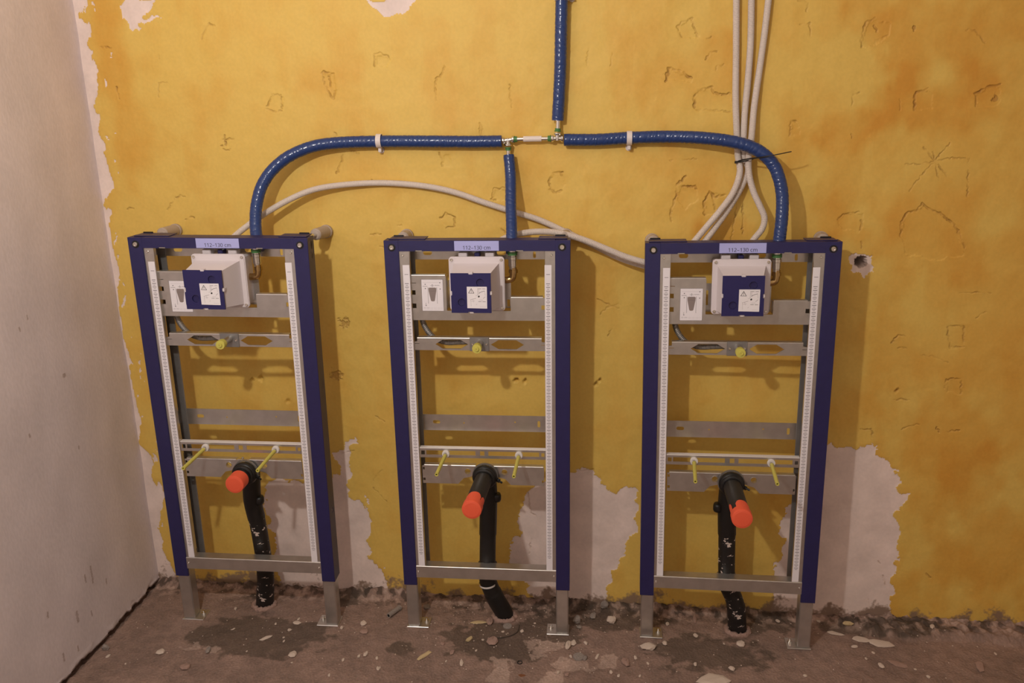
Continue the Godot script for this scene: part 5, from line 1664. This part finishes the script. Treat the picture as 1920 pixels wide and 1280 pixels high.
func floor_things() -> void:
	var na := noise(1.0, 3, 71)
	var nb := noise(22.0, 3, 72)
	var on := func(x: float, z: float) -> float: return floor_height(x, z, na, nb) - 0.0006
	var lumps := []
	for k in 6:
		lumps.append(lump(200 + k, 0.42 + 0.05 * k))
	var mats := [M.chip_pale, M.chip_pink, M.chip_cream, M.chip_grey]
	var looks := ["pale plaster chip", "dull pinkish mortar crumb", "cream crumb", "grey mortar crumb"]
	var zones := [[-9.0, "left of the left frame"], [-0.955, "under the left frame"], [-0.46, "beside the left frame"], [-0.25, "under the middle frame"], [0.25, "beside the middle frame"], [0.46, "under the right frame"], [0.955, "right of the right frame"]]
	var count_words := ["first", "second", "third", "fourth", "fifth", "sixth", "seventh", "eighth", "ninth", "tenth", "eleventh", "twelfth", "thirteenth", "fourteenth", "fifteenth", "sixteenth", "seventeenth", "eighteenth", "nineteenth", "twentieth"]
	var sorted := CHIPS.duplicate()
	sorted.sort_custom(func(p: Array, q: Array) -> bool: return p[0] < q[0])
	var counted := {}
	var groups := ["pale plaster chips on the floor", "pinkish mortar crumbs on the floor", "cream crumbs on the floor", "grey mortar crumbs on the floor"]
	var k := 0
	for c in sorted:
		var kind: int = c[4]
		var o := put("plaster_chip" if kind == 0 else "mortar_crumb", lumps[k % 6], mats[kind])
		var zone := ""
		for q in zones:
			if c[0] > q[0]:
				zone = q[1]
		var key: String = looks[kind] + " on floor " + zone
		counted[key] = counted.get(key, 0) + 1
		tag(o, "%s, %s from the left" % [key, count_words[counted[key] - 1]], "rubble", groups[kind])
		o.position = Vector3(c[0], on.call(c[0], c[1]), c[1])
		o.rotation.y = rng.randf_range(-0.35, 0.35)
		var wd: float = clampf(c[2], 0.005, 0.06)
		o.scale = Vector3(wd, clampf(minf(wd, c[3]) * 1.1, 0.004, 0.02), clampf(c[3] * 1.7, 0.005, 0.06))
		k += 1
	# pieces with a look of their own
	var one := func(called: String, label: String, shape: Variant, m: Material, at: Vector3, turn: float, size: Vector3) -> void:
		var o := put(called, shape, m)
		tag(o, label, "rubble")
		o.position = Vector3(at.x, on.call(at.x, at.z) + at.y, at.z)
		o.rotation.y = turn
		o.scale = size
	one.call("plaster_chunk", "large pale plaster chunk at the right frame's left foot", lump(301, 0.5), M.chip_pale, Vector3(0.487, 0, 0.208), 0.25, Vector3(0.052, 0.028, 0.036))
	one.call("plaster_sliver", "long pale sliver lying on the dark stain under the left frame", lump(302, 0.4), M.chip_pale, Vector3(-0.66, 0, 0.272), 0.75, Vector3(0.046, 0.016, 0.014))
	one.call("mortar_splinter", "cream club-shaped splinter lying between the left and middle frames", lump(303, 0.4), M.chip_cream, Vector3(-0.166, 0, 0.304), 1.0, Vector3(0.06, 0.016, 0.018))
	one.call("mortar_splinter", "cream tilted crumb on the dark stain under the middle frame", lump(304, 0.5), M.chip_cream, Vector3(-0.047, 0, 0.222), 1.0, Vector3(0.034, 0.018, 0.014))
	one.call("mortar_splinter", "flat cream strip lying left of the middle frame's drain foot", lump(305, 0.4), M.chip_cream, Vector3(-0.033, 0, 0.133), 0.1, Vector3(0.056, 0.012, 0.016))
	one.call("round_stone", "rounded beige stone between the middle and right frames", lump(306, 0.7), M.chip_pale, Vector3(0.379, 0, 0.09), 0.3, Vector3(0.036, 0.03, 0.03))
	one.call("mortar_shard", "upright grey shard leaning near the wall between middle and right frames", lump(307, 0.6), M.chip_grey, Vector3(0.357, 0, 0.03), 0.2, Vector3(0.028, 0.05, 0.018))
	one.call("mortar_shard", "grey shard leaning beside the middle frame's right foot", lump(308, 0.6), M.chip_grey, Vector3(0.272, 0, 0.105), 0.2, Vector3(0.028, 0.046, 0.02))
	one.call("mortar_lump", "grey lump wedged in the joint of the left wall", lump(309, 0.7), M.chip_grey, Vector3(-1.112, 0, 0.366), 0.2, Vector3(0.022, 0.026, 0.02))
	one.call("plaster_flake", "widest flat white flake lying right of the right frame's right foot", lump(310, 0.3), M.chip_pale, Vector3(1.172, 0, 0.125), -0.2, Vector3(0.075, 0.02, 0.04))
	one.call("plaster_flake", "smaller flat white flake touching the widest one, right of the right frame", lump(311, 0.3), M.chip_pale, Vector3(1.12, 0, 0.108), -0.25, Vector3(0.056, 0.016, 0.034))
	one.call("plaster_flake", "thin white sliver against the wall beside the right frame", lump(312, 0.3), M.chip_pale, Vector3(1.052, 0, 0.084), -0.25, Vector3(0.062, 0.012, 0.018))
	one.call("plaster_flake", "thin pale flake lying in the right foreground", lump(313, 0.3), M.chip_pink, Vector3(1.192, 0, 0.219), -0.4, Vector3(0.062, 0.012, 0.026))
	one.call("plaster_flake", "broad pale lump of plaster in the foreground under the right frame", lump(314, 0.35), M.chip_pale, Vector3(0.658, 0, 0.336), 0.0, Vector3(0.10, 0.022, 0.06))
	one.call("plaster_flake", "cream clod at the cracked foot of the white wall patch", lump(315, 0.5), M.chip_cream, Vector3(1.097, 0, 0.05), 0.0, Vector3(0.036, 0.024, 0.024))
	one.call("washer_disc", "thin grey disc lying behind the middle frame", MB.new().lathe([[0.0, 0.004], [0.46, 0.004], [0.5, 0.003], [0.5, 0.0]].map(func(p: Array) -> Array: return [p[0] * 0.028, p[1]]), Transform3D.IDENTITY, 20), M.chip_grey, Vector3(0.06, 0.0006, 0.144), 0.0, Vector3.ONE)
	one.call("washer_disc", "thin grey disc lying in front of the middle frame's right foot", MB.new().lathe([[0.0, 0.005], [0.0155, 0.005], [0.0165, 0.003], [0.0165, 0.0]], Transform3D.IDENTITY, 20), M.chip_grey, Vector3(0.281, 0.0006, 0.27), 0.0, Vector3.ONE)
	var ring_pts := []
	for q in 17:
		ring_pts.append(Vector3(0.0068 * cos(TAU * q / 16.0), 0.0022, 0.0068 * sin(TAU * q / 16.0)))
	one.call("rubber_ring", "small black rubber ring lying in the middle foreground", MB.new().sweep(curve(ring_pts, 0.002), func(_s: float, _a: float) -> float: return 0.0014, 6), M.rubber, Vector3(0.113, 0.0006, 0.312), 0.0, Vector3.ONE)
	var rust := mat(Color8(120, 74, 44), 0.9)
	one.call("rusty_scrap", "small rusty brown scrap at the bottom edge of the floor", lump(316, 0.3), rust, Vector3(0.124, 0, 0.366), 0.1, Vector3(0.024, 0.006, 0.014))
	var strip := [Vector3(0.0955, 0.004, 0.138), Vector3(0.093, 0.003, 0.17), Vector3(0.073, 0.003, 0.193), Vector3(0.037, 0.003, 0.207), Vector3(0.01, 0.003, 0.208)]
	var wire := put("bent_wire", MB.new().sweep(curve(strip, 0.006), func(_s: float, _a: float) -> float: return 0.0017, 6), mat(Color8(74, 62, 54), 0.7))
	tag(wire, "dark bent wire lying in a curve under the middle frame", "wire")
	# a beige wall plug
	var plug := thing("wall_plug", "beige hollow wall plug lying by the middle frame's left foot", "wall plug")
	plug.position = Vector3(-0.303, on.call(-0.303, 0.108) + 0.0085, 0.108)
	plug.rotation = Vector3(0.0, -0.5, 0.0)
	var px := Transform3D(Basis(Vector3.RIGHT, PI * 0.5), Vector3.ZERO)
	put("tube", MB.new().lathe([[0.0045, 0.028], [0.008, 0.028], [0.008, -0.025], [0.0045, -0.025]], px, 14), M.chip_grey, plug)
	put("bore", MB.new().lathe([[0.0045, 0.028], [0.0045, 0.0], [0.0, 0.0]], px, 14), M.black, plug)
	put("collar", MB.new().lathe([[0.0, -0.025], [0.0095, -0.025], [0.0095, -0.021], [0.008, -0.021]], px, 14), M.chip_grey, plug)
	# grit that nobody could count
	var mm := MultiMesh.new()
	mm.transform_format = MultiMesh.TRANSFORM_3D
	mm.mesh = lumps[2]
	mm.instance_count = 420
	for q in 420:
		var x := rng.randf_range(-1.1, 1.75)
		if q % 3 == 0:
			x = rng.randfn(0.18, 0.18)
		var z := absf(rng.randfn(0.0, 0.22)) + 0.012
		var sc := rng.randf_range(0.0016, 0.0042)
		mm.set_instance_transform(q, Transform3D(Basis(Vector3.UP, rng.randf() * TAU).scaled(Vector3(sc, sc, sc * 1.3)), Vector3(x, on.call(x, z), z)))
	var grit := MultiMeshInstance3D.new()
	grit.name = numbered("plaster_grit")
	grit.multimesh = mm
	grit.material_override = M.chip_pale
	add_child(grit)
	tag(grit, "fine pale plaster grit scattered over the dirty floor", "grit")
	grit.set_meta("kind", "stuff")
